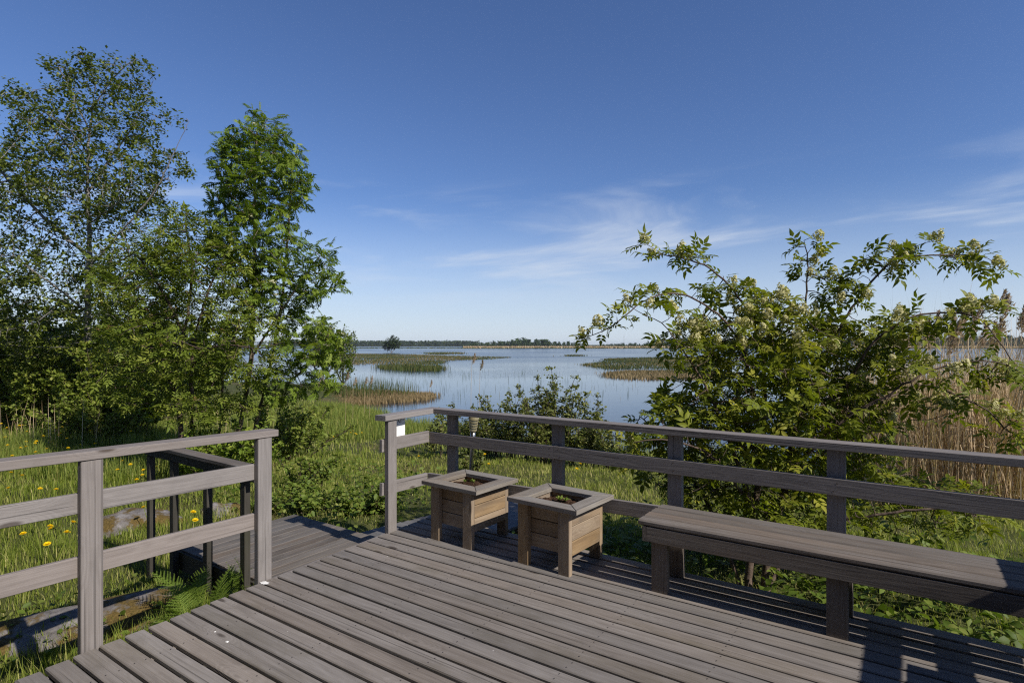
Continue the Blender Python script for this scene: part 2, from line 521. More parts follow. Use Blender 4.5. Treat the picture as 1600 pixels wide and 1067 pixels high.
# ---------------------------------------------------------------- ground and lake
WATER = -1.9
SX = np.array([-3000, -60, -30, -14.5, -12, -9, -5, 0, 5, 12, 30, 3000.])
SY = np.array([60, 60, 56, 50, 44, 34, 26, 21, 18, 16, 14, 14.])
def hills(x, y):
    return .05 * np.sin(x * 1.3 + y * .7) + .035 * np.sin(x * 2.9 - y * 2.1 + 1) + .02 * np.sin(x * 5.7 + y * 4.9)
def gz(x, y):
    x = np.asarray(x, float); y = np.asarray(y, float)
    ys = np.interp(x, SX, SY)
    t = np.clip((y - 6) / (ys - 6), 0, 2.2)
    z = -.47 - 1.43 * t ** 1.3
    z = np.maximum(z, -3.2) + hills(x, y)
    yf = np.interp(x, [-3000, -75, -35, 3000], [930, 930, 505, 505])
    uu, vv = (x - O2.x) * U2.x + (y - O2.y) * U2.y, (x - O2.x) * V2.x + (y - O2.y) * V2.y
    dw = np.clip(np.maximum(np.maximum(-.95 - uu, uu - .45), np.maximum(.2 - vv, vv - 5.8)) / .5, 0, 1)
    wz = -.46 - .075 * (np.clip(vv, .3, 5.7) - .3)
    z = np.where(dw < 1, np.minimum(z, wz * (1 - dw) + np.maximum(z, wz) * dw), z)
    far = np.clip((y - yf) / 14, 0, 1)
    return z * (1 - far) + (WATER + .5 + .0 * y) * far
def sinhgrid(lo, hi, n, c, k):
    s = np.linspace(math.asinh((lo - c) / k), math.asinh((hi - c) / k), n)
    return c + k * np.sinh(s)
gx = sinhgrid(-3000, 3000, 260, 0, 3.0)
gy = sinhgrid(-300, 3500, 300, 6, 3.0)
GX, GY = np.meshgrid(gx, gy)
GV = np.stack([GX, GY, gz(GX, GY)], -1).reshape(-1, 3)
ii = np.arange(len(gy) - 1)[:, None] * len(gx) + np.arange(len(gx) - 1)[None]
GF = np.stack([ii, ii + 1, ii + 1 + len(gx), ii + len(gx)], -1).reshape(-1, 4)
ground = link('ground', npmesh('ground', GV, [GF]), M['ground'], smooth=True)
tag(ground, 'grassy meadow ground sloping down to the lake', kind='structure')
lake = link('lake', pymesh('lake', [(-3200, 9, WATER), (3200, 9, WATER), (3200, 3400, WATER), (-3200, 3400, WATER)], [(0, 1, 2, 3)]), M['water'])
tag(lake, 'calm blue lake reaching to the far wooded shore', kind='structure')

# ---------------------------------------------------------------- deck
def uedge(v):
    return -.052 * v if v < 0 else -.03 * v
PITCH = .12
deck = thing('deck', 'weathered grey plank deck filling the foreground', 'deck', W(2, -1, 0))
v0 = .605
UR = 4.86
k = 0
while True:
    vb = v0 - PITCH * k
    vc = vb - PITCH / 2
    if vc < -4.4: break
    r1, r2 = random.uniform(-.007, .007), random.uniform(-.002, .002)
    board('plank', deck, W(uedge(vc) + r1, vc + r2, -.014 + random.uniform(-.0015, .0015)), W(UR, vc - r2, -.014 + random.uniform(-.0015, .0015)),
          .1025 + random.uniform(-.003, .002), .028, Z, M['deck'], .005, roll=random.uniform(-.012, .012))
    k += 1
for uu in (.45, 1.05, 1.65, 2.25, 2.85, 3.45, 4.05, 4.65):
    board('joist', deck, W(uu, .56, -.105), W(uu, -4.38, -.105), .048, .148, Z, M['dark_post'])
sv_, sf_ = [], []
for uu in (.45, 1.05, 1.65, 2.25, 2.85, 3.45, 4.05, 4.65):
    for kk_ in range(k):
        for dv in (-.026, .026):
            c_ = W(uu + random.uniform(-.006, .006), v0 - PITCH * kk_ - PITCH / 2 + dv + random.uniform(-.003, .003), .0034)
            b0_ = len(sv_)
            sv_ += [c_ + U2 * math.cos(a_ * math.pi / 3) * .0036 + V2 * math.sin(a_ * math.pi / 3) * .0036 for a_ in range(6)]
            sf_.append(tuple(range(b0_, b0_ + 6)))
m, t = new_mat('screw_steel'); finish(t, (.10, .085, .075), .5, metallic=.6); M['screw'] = m
o = link('screw_heads', pymesh('screw_heads', sv_, sf_), M['screw'], deck)
o['kind'] = 'stuff'
board('rim_board', deck, W(uedge(-4.4) + .03, -4.4, -.11), W(uedge(-1.06) + .03, -1.06, -.11), .15, .028, U2, M['rail'])
board('rim_board', deck, W(uedge(-1.10) - .018, -1.095, -.085), W(uedge(0) - .018, -.005, -.085), .15, .028, U2, M['rail'])
board('rim_board', deck, W(.02, .585, -.105), W(UR, .585, -.105), .145, .028, V2, M['dark_post'])
for uu in (.6, 2.6, 4.5):
    for vv in (-3.8, -1.8, .3):
        board('footing_post', deck, W(uu, vv, -.62), W(uu, vv, -.18), .10, .10, U2, M['dark_post'])

# ---------------------------------------------------------------- railings
def post(parent, u, v, z0, z1, wu, wv, mat=M['rail'], lean=0.0):
    # wide face across v (wv) or u (wu)
    return board('post', parent, W(u, v, z0), W(u + lean, v, z1), wv, wu, U2, mat, .004)

lr = thing('left_railing', 'sunlit grey wooden railing on the open left side of the deck', 'railing', W(.05, -1.8, 0))
lr.name = 'railing'
def ul(v): return .045 + (-1.15 - v) * .04          # inner face of the posts
def dz(v): return (-1.15 - v) * .024
for v in (-1.155, -2.173, -3.25):
    post(lr, ul(v) - .024, v, -.55, .962 + dz(v), .048, .102)
a_, b_ = -4.2, -1.06
def lrail(name, z, w, th, upv, du, va=a_, vb=b_):
    return board(name, lr, W(ul(va) + du, va, z + dz(va)), W(ul(vb) + du, vb, z + dz(vb)), w, th, upv, M['rail'])
lrail('top_rail', .989, .120, .046, Z, -.052)
lrail('middle_rail', .735, .107, .028, U2, -.063, vb=-1.12)
lrail('lower_rail', .400, .107, .028, U2, -.063, vb=-1.12)

br = thing('railing', 'dark shaded wooden railing cornering round the planters and bench', 'railing', W(.3, .62, 0))
post(br, -.006, .047, -.5, .955, .048, .098)
for u in (.185, 1.305, 2.272, 3.281, 4.60):
    board('post', br, W(u, .640, -.62), W(u, .640, .953), .102, .048, V2, M['rail'], .004)
# short return from the end post to the corner
board('top_rail', br, W(-.02, -.06, .977), W(-.055, .571, .977), .120, .046, Z, M['rail'])
board('middle_rail', br, W(-.047, -.03, .735), W(-.072, .583, .735), .107, .028, U2, M['rail'])
board('lower_rail', br, W(-.047, -.03, .365), W(-.095, .583, .335), .107, .028, U2, M['rail'])
# long back side
board('top_rail', br, W(-.115, .632, .977), W(4.78, .632, .977), .120, .046, Z, M['rail'])
board('middle_rail', br, W(-.058, .600, .725), W(1.292, .600, .727), .104, .028, V2, M['rail'])
board('middle_rail', br, W(1.294, .600, .729), W(4.70, .600, .728), .104, .028, V2, M['rail'])
board('lower_rail', br, W(-.08, .600, .335), W(2.272, .600, .385), .107, .028, V2, M['rail'])
board('lower_rail', br, W(2.275, .600, .385), W(4.70, .600, .385), .107, .028, V2, M['rail'])

m, t = new_mat('rail_screw'); finish(t, (.16, .13, .11), .5, metallic=.5); M['rail_screw'] = m
sm_ = None
for u in (.185, 1.265, 1.345, 2.272, 3.281, 4.60):
    for zc in (.727, .372 if u > 1 else .352):
        for dz_ in (-.027, .027):
            c_ = W(u + random.uniform(-.012, .012), .5853, zc + dz_ + random.uniform(-.004, .004))
            vs_ = [c_ + U2 * math.cos(a_ * math.pi / 4) * .0052 + Z * math.sin(a_ * math.pi / 4) * .0052 for a_ in range(8)]
            link('screw', pymesh('screw', vs_, [tuple(range(8))]), M['rail_screw'], br)

rr = thing('railing', 'wooden railing closing the bench end of the deck, past the frame', 'railing', W(4.75, -.8, 0))
for v in (.50, -.95, -2.4):
    post(rr, 4.785, v, -.5, .955, .048, .098)
board('top_rail', rr, W(4.76, .571, .979), W(4.76, -3.2, .979), .120, .046, Z, M['rail'])
board('middle_rail', rr, W(4.745, .583, .727), W(4.745, -3.2, .727), .107, .028, U2, M['rail'])
board('lower_rail', rr, W(4.745, .583, .385), W(4.745, -3.2, .385), .107, .028, U2, M['rail'])

# ---------------------------------------------------------------- unseen building added behind the viewer to darken the shaded wood
M['siding'] = wood('stained_siding', (.045, .036, .028), (.085, .068, .052), (.125, .10, .08), knots=.2, var=.06)
m, t = new_mat('roof_felt'); finish(t, (.06, .058, .056), .9); M['roof'] = m
m, t = new_mat('window_glass'); finish(t, (.03, .035, .04), .05, spec=.6); M['pane'] = m
m, t = new_mat('white_trim'); finish(t, (.72, .71, .68), .5); M['trim'] = m
shade_house = thing('shade_house', 'dark timber building added unseen behind the deck to deepen its shade', 'shade_house', W(3, -6, -.5))
for i in range(40):
    board('siding_board', shade_house, W(-3.2, -4.62, -.42 + .15 * i), W(9.2, -4.62, -.42 + .15 * i), .147, .022, V2, M['siding'])
for uu in (-3.2, 9.2):
    quadbox('wall', shade_house, W(uu, -7.6, 2.5), V2, Z, U2, 5.9, 6.0, .1, M['siding'])
quadbox('wall', shade_house, W(3, -10.6, 2.5), U2, Z, V2, 12.4, 6.0, .1, M['siding'])
for sgn, vv in ((1, -5.75), (-1, -9.45)):
    quadbox('roof_slope', shade_house, W(3, vv, 6.32), U2, (V2 - Z * .42 * sgn).normalized() if sgn > 0 else (V2 + Z * .42).normalized(), (Z + V2 * .42 * sgn).normalized(), 13.4, 4.1, .16, M['roof'])
quadbox('door', shade_house, W(1.2, -4.59, 1.03), U2, Z, V2, .95, 2.05, .05, M['trim'])
for uu in (-1.2, 3.6, 6.4):
    wv_ = quadbox('window', shade_house, W(uu, -4.60, 1.35), U2, Z, V2, 1.35, 1.25, .05, M['trim'])
    pn = quadbox('pane', shade_house, W(uu, -4.565, 1.35), U2, Z, V2, 1.15, 1.05, .02, M['pane'])
    pn.parent = wv_; pn.location = (0, 0, 0)

# ---------------------------------------------------------------- landing with its handrail, boardwalk
land = thing('landing', 'low plank landing one step below the deck opening', 'landing', W(-.8, -.35, -.2))
LZ = -.175
nb = 14
for i in range(nb):
    ua = -1.64 + (1.60 / nb) * i
    uc = ua + .8 / nb
    board('plank', land, W(uc, -.945 + random.uniform(-.006, .006), LZ - .014 + random.uniform(-.001, .001)), W(uc, .235 + random.uniform(-.008, .008), LZ - .014 + random.uniform(-.001, .001)), 1.60 / nb - .004, .028, Z, M['landing'], .003)
for v in (-.90, -.35, .19):
    board('joist', land, W(-1.62, v, LZ - .092), W(-.06, v, LZ - .092), .128, .045, V2, M['dark_post'])
board('fascia', land, W(-1.635, -.962, LZ - .085), W(-.05, -.962, LZ - .085), .15, .022, V2, M['dark_post'])
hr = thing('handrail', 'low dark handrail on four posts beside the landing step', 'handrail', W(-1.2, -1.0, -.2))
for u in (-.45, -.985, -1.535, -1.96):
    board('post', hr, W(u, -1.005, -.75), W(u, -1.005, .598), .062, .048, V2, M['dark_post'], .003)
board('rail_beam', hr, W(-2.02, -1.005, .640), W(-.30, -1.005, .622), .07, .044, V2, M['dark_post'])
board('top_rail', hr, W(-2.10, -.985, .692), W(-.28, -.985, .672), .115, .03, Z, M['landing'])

walk = thing('boardwalk', 'bleached grey boardwalk sloping from the landing to the lake', 'boardwalk', W(-.3, 2.5, -.4))
nw = 33
for i in range(nw):
    v = .30 + .118 * i
    z = -.30 - .075 * (v - .3)
    j = random.uniform(-.007, .007)
    board('plank', walk, W(-.92 + j, v, z + random.uniform(-.003, .003)), W(.10 + j, v, z + random.uniform(-.003, .003)), .108, .026, Z, M['walk'], .003)
for u in (-.75, -.4, -.05):
    board('stringer', walk, W(u, .27, -.37), W(u, .3 + .118 * nw, -.37 - .075 * .118 * nw), .05, .09, Z, M['dark_post'])

# ---------------------------------------------------------------- planters
def make_planter(cu, cv, rot, label, seed):
    rd = random.Random(seed)
    c0, s0 = math.cos(R(rot)), math.sin(R(rot))
    def Q(a, b, z):
        return W(cu + a * c0 - b * s0, cv + a * s0 + b * c0, z)
    ux = (Q(1, 0, 0) - Q(0, 0, 0)); vx = (Q(0, 1, 0) - Q(0, 0, 0))
    t = thing('planter', label, 'planter', W(cu, cv, 0))
    H = .475
    hu, hv = .222, .215
    for su in (-1, 1):
        for sv in (-1, 1):
            board('leg', t, Q(su * (hu - .046), sv * hv, .0), Q(su * (hu - .046), sv * hv, H - .03), .092, .042, vx, M['planter'], .003)
    # side boards, three high on each face
    zz = [(.130, .232), (.235, .335), (.338, .444)]
    for (za, zb) in zz:
        w = zb - za - .002; zc = (za + zb) / 2
        for su in (-1, 1):
            board('side_board', t, Q(su * (hu - .012), -hv + .0215, zc), Q(su * (hu - .012), hv - .0215, zc), w, .022, ux, M['planter'], .003)
        for sv in (-1, 1):
            board('side_board', t, Q(-hu + .024, sv * (hv - .034), zc), Q(hu - .024, sv * (hv - .034), zc), w, .02, vx, M['planter'], .003)
    # mitred rim
    ou, ov, iu, iv = .300, .268, .185, .155
    z0, z1 = H - .03, H
    base = t.location
    corners_o = [(-ou, -ov), (ou, -ov), (ou, ov), (-ou, ov)]
    corners_i = [(-iu, -iv), (iu, -iv), (iu, iv), (-iu, iv)]
    for i in range(4):
        j = (i + 1) % 4
        p = [corners_o[i], corners_o[j], corners_i[j], corners_i[i]]
        pts = [Q(a, b, 0) for a, b in p]
        mid = sum(pts, Vector()) / 4
        x = (pts[1] - pts[0]).normalized(); y = Z.cross(x)
        # pull the mitre open by a hair and drop one corner slightly
        loc = [((q - mid).dot(x), (q - mid).dot(y)) for q in pts]
        g = .0015
        loc = [(a - g * (1 if a > 0 else -1), b) for a, b in loc]
        dzs = rd.uniform(-.002, .002)
        c = .003
        vs = []
        cx = sum(a for a, b in loc) / 4; cy = sum(b for a, b in loc) / 4
        for zz_, ins in ((-.015, 0), (.015 - c, 0), (.015, c)):
            for a, b in loc:
                d = Vector((cx - a, cy - b)).normalized() * ins * 1.4
                vs.append((a + d.x, b + d.y, zz_))
        fs = [(3, 2, 1, 0)]
        for r_ in (0, 4):
            for q in range(4):
                fs.append((r_ + q, r_ + (q + 1) % 4, r_ + 4 + (q + 1) % 4, r_ + 4 + q))
        fs.append((8, 9, 10, 11))
        o = link('rim_board', pymesh('rim_board', vs, fs), M['rim'], t, (0, 0, 0))
        o.location = Vector((mid.x, mid.y, (z0 + z1) / 2 + dzs)) - base
        o.rotation_euler = Matrix((x, y, Z)).transposed().to_euler()
    # soil, lumpy
    n = 22
    xs = np.linspace(-hu + .03, hu - .03, n); ys = np.linspace(-hv + .045, hv - .045, n)
    X, Y = np.meshgrid(xs, ys)
    lr_ = np.random.default_rng(seed)
    Zs = .412 + lr_.normal(0, .006, X.shape) + .012 * np.sin(X * 30) * np.cos(Y * 25)
    P = np.stack([X * c0 - Y * s0, X * s0 + Y * c0], -1)
    u2 = np.array(U2)[:2]; v2 = np.array(V2)[:2]
    PV = np.concatenate([(P[..., :1] * u2 + P[..., 1:] * v2), Zs[..., None]], -1).reshape(-1, 3)
    i2 = np.arange(n - 1)[:, None] * n + np.arange(n - 1)[None]
    F = np.stack([i2, i2 + 1, i2 + 1 + n, i2 + n], -1).reshape(-1, 4)
    link('soil', npmesh('soil', PV, [F]), M['soil'], t, W(cu, cv, 0))
    return Q
QP1 = make_planter(.640, .325, -3.0, 'brown wooden planter box nearer the railing corner, dark knot on its side', 3)
QP2 = make_planter(1.520, .300, -3.4, 'brown wooden planter box standing between the other planter and the bench', 5)

# ---------------------------------------------------------------- bench
bench = thing('bench', 'long weathered slatted bench along the shaded railing', 'bench', W(3.4, .33, 0))
SZ = .462
be, bz = 2.20, 4.66
sw = .1085
for i in range(4):
    vc = .125 + .056 + i * .112
    board('seat_slat', bench, W(be + random.uniform(-.004, .004), vc, SZ - .0175), W(bz, vc, SZ - .0175), sw - .0065, .035, Z, M['bench'], .009, roll=random.uniform(-.012, .012))
board('apron', bench, W(be + .055, .146, SZ - .087), W(bz - .03, .146, SZ - .087), .096, .030, V2, M['bench'])
board('apron', bench, W(be + .055, .545, SZ - .087), W(bz - .03, .545, SZ - .087), .096, .030, V2, M['bench'])
board('end_apron', bench, W(be + .038, .131, SZ - .087), W(be + .038, .560, SZ - .087), .096, .030, U2, M['bench'])
for u in (2.325, 3.326, 4.35):
    board('leg', bench, W(u, .186, 0.001), W(u, .186, SZ - .037), .106, .048, V2, M['bench'], .004)
    board('leg', bench, W(u, .505, 0.001), W(u, .505, SZ - .037), .106, .048, V2, M['bench'], .004)

# ---------------------------------------------------------------- unseen box added by the end railing to shade the deck corner
shade_chest = thing('shade_box', 'low wooden box added past the frame to shade the deck corner', 'shade_chest', W(4.55, -.8, 0))
for i in range(5):
    zc = .06 + i * .112
    board('side_board', shade_chest, W(4.41, -1.62, zc), W(4.41, -.02, zc), .108, .02, U2, M['rail'])
    board('side_board', shade_chest, W(4.69, -1.62, zc), W(4.69, -.02, zc), .108, .02, U2, M['rail'])
    for vv in (-1.635, -.005):
        board('end_board', shade_chest, W(4.40, vv, zc), W(4.70, vv, zc), .108, .02, V2, M['rail'])
for uu in (4.435, 4.55, 4.665):
    board('lid_board', shade_chest, W(uu, -1.66, .585), W(uu, .02, .585), .110, .024, Z, M['rail'])

# ---------------------------------------------------------------- sign and lamp on the railing
sg = thing('sign', 'small white laminated sign fixed under the railing top by the end post', 'sign', W(-.065, .2, .87))
quadbox('panel', sg, W(-.078, .185, .865), V2, Z, U2, .20, .21, .006, M['sign'])
tc_ = bpy.data.curves.new('lettering', 'FONT')
tc_.body = 'ECAT'
tc_.size = .040
tc_.align_x = 'CENTER'
tc_.extrude = .0004
txt = bpy.data.objects.new('lettering', tc_)
COL.objects.link(txt)
dg = bpy.context.evaluated_depsgraph_get()
tme = bpy.data.meshes.new_from_object(txt.evaluated_get(dg))
bpy.data.objects.remove(txt)
lt = link('lettering', tme, M['ink'], sg, (0, 0, 0))
lt.location = W(-.0735, .195, .905) - sg.location
lt.rotation_euler = Matrix((V2, Z, U2)).transposed().to_euler()

def lathe(name, prof, seg, mat, parent, origin, axis, smooth=True):
    ax = Vector(axis).normalized()
    e1 = ax.orthogonal().normalized(); e2 = ax.cross(e1)
    vs, fs = [], []
    for h, r in prof:
        for i in range(seg):
            an = 2 * math.pi * i / seg
            vs.append(Vector(origin) + ax * h + (e1 * math.cos(an) + e2 * math.sin(an)) * r)
    for j in range(len(prof) - 1):
        for i in range(seg):
            fs.append((j * seg + i, j * seg + (i + 1) % seg, (j + 1) * seg + (i + 1) % seg, (j + 1) * seg + i))
    fs.append(tuple(reversed(range(seg)))); fs.append(tuple(range((len(prof) - 1) * seg, len(prof) * seg)))
    return link(name, pymesh(name, vs, fs), mat, parent, smooth=smooth)
lamp = thing('garden_lamp', 'tilted ribbed solar lamp on a steel stake behind the railing', 'lamp', W(.33, .74, -.6))
tip = W(.285, .80, .66); top = W(.345, .75, .93)
axl = (top - tip)
ln = axl.length
lathe('stake', [(-1.1, .010), (-.30, .016), (.02, .022), (.14, .026)], 12, M['steel'], lamp, tip, axl)
prof = [(.125, .024)]
for i in range(5):
    h = .14 + i * .028; r = .030 + i * .0030
    prof += [(h, r), (h + .010, r + .007), (h + .020, r + .007), (h + .028, r)]
prof += [(.29, .042), (.30, .02)]
lathe('ribbed_head', prof, 18, M['plastic'], lamp, tip, axl)

# ---------------------------------------------------------------- plant helpers
def leaf_simple():
    # rounded folded leaf along +x, unit length
    v = np.array([[0, 0, 0], [.35, .30, .07], [.75, .26, .05], [1, 0, -.06], [.75, -.26, .05], [.35, -.30, .07], [.5, 0, -.02]], float)
    f = np.array([[0, 6, 1], [1, 6, 2], [2, 6, 3], [3, 6, 4], [4, 6, 5], [5, 6, 0]])[:, [0, 1, 2]]
    return v, [f]
def leaf_lite():
    v = np.array([[0, 0, 0], [.5, .28, .08], [1, 0, -.05], [.5, -.28, .08]], float)
    return v, [np.array([[0, 2, 1], [0, 3, 2]])]
def leaflet(l, w, droop=.12):
    v = np.array([[0, 0, 0], [.32 * l, w * .92, .05 * l], [.68 * l, w * .62, .01 * l], [l, 0, -droop * l], [.68 * l, -w * .62, .01 * l], [.32 * l, -w * .92, .05 * l], [.34 * l, 0, .0], [.70 * l, 0, -.04 * l]])
    f3 = np.array([[0, 6, 1], [0, 5, 6], [2, 7, 3], [3, 7, 4]])
    f4 = np.array([[6, 7, 2, 1], [5, 4, 7, 6]])
    return v, f3, f4
def compound(pairs, length, lw, ll, rd, stalk=.28, droop=.15):
    """pinnate leaf along +x of given total length"""
    Vs, F3, F4, n = [], [], [], 0
    items = []
    for i in range(pairs):
        x = length * (stalk + (1 - stalk) * .78 * i / max(1, pairs - .2))
        s = 1 - .18 * abs(i - pairs * .4) / pairs
        for sg_ in (-1, 1):
            items.append((x, sg_ * (math.radians(58) + rd.uniform(-.15, .15)), ll * s * rd.uniform(.88, 1.1)))
    items.append((length * (stalk + (1 - stalk) * .62), rd.uniform(-.12, .12), ll * 1.1))
    for x, an, l in items:
        v, f3, f4 = leaflet(l, l * lw, droop * rd.uniform(.5, 1.6))
        c, s = math.cos(an), math.sin(an)
        bend = -.35 * (x / length) ** 2 * length * .35
        rv = np.stack([v[:, 0] * c - v[:, 1] * s + x, v[:, 0] * s + v[:, 1] * c, v[:, 2] + bend], -1)
        Vs.append(rv); F3.append(f3 + n); F4.append(f4 + n); n += len(v)
    # stalk as a thin strip
    L_ = length * .8
    sv = np.array([[0, -.0012, 0], [0, .0012, 0], [L_ * .6, .001, -.02 * length], [L_ * .6, -.001, -.02 * length], [L_, 0, -.35 * .35 * .64 * length]])
    Vs.append(sv); F4.append(np.array([[0, 3, 2, 1]]) + n); F3.append(np.array([[3, 4, 2]]) + n)
    return np.concatenate(Vs), [np.concatenate(F3), np.concatenate(F4)]

def colonize(pos, par, att, step, infl, kill, iters, trop=0.0, seed=0, maxn=9000):
    pos = [np.array(p, float) for p in pos]; par = list(par)
    rg = np.random.default_rng(seed)
    P = np.array(pos)
    alive = np.ones(len(att), bool)
    nd = np.full(len(att), 1e9); ni = np.zeros(len(att), int)
    def upd(start, P):
        nonlocal nd, ni
        new = P[start:]
        for c in range(0, len(new), 400):
            d = np.linalg.norm(att[:, None] - new[None, c:c + 400], axis=2)
            j = d.argmin(1); dm = d[np.arange(len(att)), j]
            b = dm < nd
            nd[b] = dm[b]; ni[b] = j[b] + start + c
    upd(0, P)
    for it in range(iters):
        use = alive & (nd < infl)
        if not use.any(): break
        idx = ni[use]
        dirs = norm(att[use] - P[idx])
        acc = np.zeros((len(P), 3)); np.add.at(acc, idx, dirs)
        who = np.unique(idx)
        d = norm(acc[who] + rg.normal(0, .18, (len(who), 3)) + np.array([0, 0, trop]))
        newp = P[who] + d * step
        start = len(P)
        P = np.concatenate([P, newp]); par += list(who)
        upd(start, P)
        alive &= nd > kill
        if len(P) > maxn: break
    return P, np.array(par)
def radii(P, par, tip, expo=2.4, cap=None):
    n = len(P)
    acc = np.zeros(n); r = np.zeros(n)
    for i in range(n - 1, -1, -1):
        r[i] = max(tip, acc[i] ** (1 / expo)) if acc[i] > 0 else tip
        if par[i] >= 0: acc[par[i]] += r[i] ** expo
    if cap: r = np.minimum(r, cap)
    return r
def tubes(name, P, par, r, sides=5):
    ch = np.where(par >= 0)[0]
    a, b = P[par[ch]], P[ch]
    d = norm(b - a)
    ref = np.where(np.abs(d[:, 2:3]) < .9, np.array([[0, 0, 1.]]), np.array([[1., 0, 0]]))
    e1 = norm(np.cross(d, ref)); e2 = np.cross(d, e1)
    an = np.arange(sides) * 2 * math.pi / sides
    ring = e1[:, None] * np.cos(an)[None, :, None] + e2[:, None] * np.sin(an)[None, :, None]
    ra = np.minimum(r[par[ch]], r[ch] * 1.35); rb = r[ch]
    A_ = a[:, None] - d[:, None] * (ra * .35)[:, None, None] + ring * ra[:, None, None]
    B_ = b[:, None] + ring * rb[:, None, None]
    Vv = np.concatenate([A_, B_], 1).reshape(-1, 3)
    k = np.arange(sides)
    q = np.stack([k, (k + 1) % sides, (k + 1) % sides + sides, k + sides], -1)
    F = (q[None] + (np.arange(len(ch)) * 2 * sides)[:, None, None]).reshape(-1, 4)
    return npmesh(name, Vv, [F])
def polyline_nodes(lines, step):
    """lines: list of (points, parent_line or None); first point of a child attaches to the nearest existing node"""
    P, par = [], []
    for pts in lines:
        pts = [np.array(p, float) for p in pts]
        if P:
            d = np.linalg.norm(np.array(P) - pts[0], axis=1)
            last = int(d.argmin())
        else:
            P.append(pts[0]); par.append(-1); last = 0
        cur = pts[0]
        # smooth the polyline with Catmull-Rom
        for i in range(len(pts) - 1):
            p0 = pts[max(i - 1, 0)]; p1 = pts[i]; p2 = pts[i + 1]; p3 = pts[min(i + 2, len(pts) - 1)]
            m = max(1, int(np.linalg.norm(p2 - p1) / step))
            for s in range(1, m + 1):
                t = s / m
                q = .5 * ((2 * p1) + (-p0 + p2) * t + (2 * p0 - 5 * p1 + 4 * p2 - p3) * t * t + (-p0 + 3 * p1 - 3 * p2 + p3) * t ** 3)
                q = q + rng.normal(0, step * .06, 3)
                P.append(q); par.append(last); last = len(P) - 1
    return P, par
def px(x, y, d):
    """a place seen at photo pixel (x, y), d metres ahead"""
    return np.array([(x - 800) / 895 * d, d, CAMH - (y - 538) / 895 * d])
def ell(c, r, n, rg, shell=.0):
    p = norm(rg.normal(size=(n, 3))) * (rg.random((n, 1)) ** (1 / 3) * (1 - shell) + shell)
    return np.array(c) + p * np.array(r)
def leaves_at(pos, dirs, k, rg, spread=.9, up=.35, flat=.8, jit=.02):
    """k leaves about each position; returns pos, frames"""
    n = len(pos)
    p = np.repeat(pos, k, 0) + rg.normal(0, jit, (n * k, 3))
    d = norm(np.repeat(dirs, k, 0) * .5 + rg.normal(0, spread, (n * k, 3)) + np.array([0, 0, -.12]))
    d[:, 2] *= .7
    nn = rg.normal(0, 1 - flat + .15, (n * k, 3)) + np.array([0, 0, flat + up])
    return p, frames(norm(d), nn)
def branch_dirs(P, par):
    d = np.zeros_like(P)
    m = par >= 0
    d[m] = norm(P[m] - P[par[m]])
    return d

oval0 = (leaf_lite()[0] * np.array([1, 1.3, 1]), leaf_lite()[1])
# ---------------------------------------------------------------- alder (big tree on the left)
def make_tree(name, label, cat, base, lines, atts, step, infl, kill, tip, bark, leafm, tmpl, k, size, thin, seed, jit=.05, iters=90, trop=.1, trunk_boost=1.0, maxn=9000, tintbias=0.0, clumpy=1.0):
    rg = np.random.default_rng(seed)
    P0, par0 = polyline_nodes(lines, step)
    P, par = colonize(P0, par0, atts, step, infl, kill, iters, trop, seed, maxn)
    r = radii(P, par, tip) * trunk_boost
    t = thing(name, label, cat, tuple(base))
    link('trunk', tubes('trunk', P, par, r, 6), bark, t, smooth=True)
    m = r < thin
    m[:len(P0)] = False
    d = branch_dirs(P, par)
    if clumpy < 1:
        ii_ = np.where(m)[0]
        ii_ = ii_[rg.random(len(ii_)) < clumpy]
        m2 = np.zeros(len(P), bool); m2[ii_] = True
    else: m2 = m
    pp, fr = leaves_at(P[m2], d[m2], k, rg, jit=jit)
    sc = size * rg.uniform(.5, 1.3, len(pp))
    tv, tf = tmpl
    tint = np.clip(rg.beta(2, 2.4, len(pp)) + tintbias, 0, 1)
    o = link('crown', scatter_mesh('crown', tv, tf, fr, pp, sc, tint), leafm, t)
    o['kind'] = 'stuff'
    return t, P, par, r, m

rg = np.random.default_rng(11)
D = 14.0
bx, by = (140 - 800) / 895 * D, D
bz_ = float(gz(bx, by))
trunk = [px(138, 720, D), px(140, 600, D), px(137, 480, D), px(140, 380, D), px(137, 300, D), px(140, 210, D), px(150, 130, D)]
trunk[0] = np.array([bx, by, bz_ - .1])
lines = [trunk,
         [px(139, 420, D), px(190, 362, D - .6), px(240, 300, D - .8), px(296, 190, D - .9)],
         [px(138, 300, D), px(175, 245, D + .4), px(215, 185, D + .6), px(240, 125, D + .6)],
         [px(138, 285, D), px(100, 220, D + .3), px(50, 165, D + .4), px(12, 128, D + .4)],
         [px(138, 400, D), px(80, 350, D + .8), px(20, 290, D + 1.2), px(-30, 230, D + 1.3)],
         [px(138, 490, D), px(90, 450, D - .8), px(20, 400, D - 1.4)],
         [px(141, 210, D), px(120, 160, D - .2), px(88, 98, D - .3)],
         [px(145, 170, D), px(175, 125, D + .2), px(210, 92, D + .2)],
         [px(140, 500, D), px(200, 460, D + .7), px(265, 420, D + .9)],
         [px(138, 240, D), px(110, 205, D - .9), px(70, 175, D - 1.4)],
         [px(138, 350, D), px(180, 320, D - 1.0), px(230, 260, D - 1.5)]]
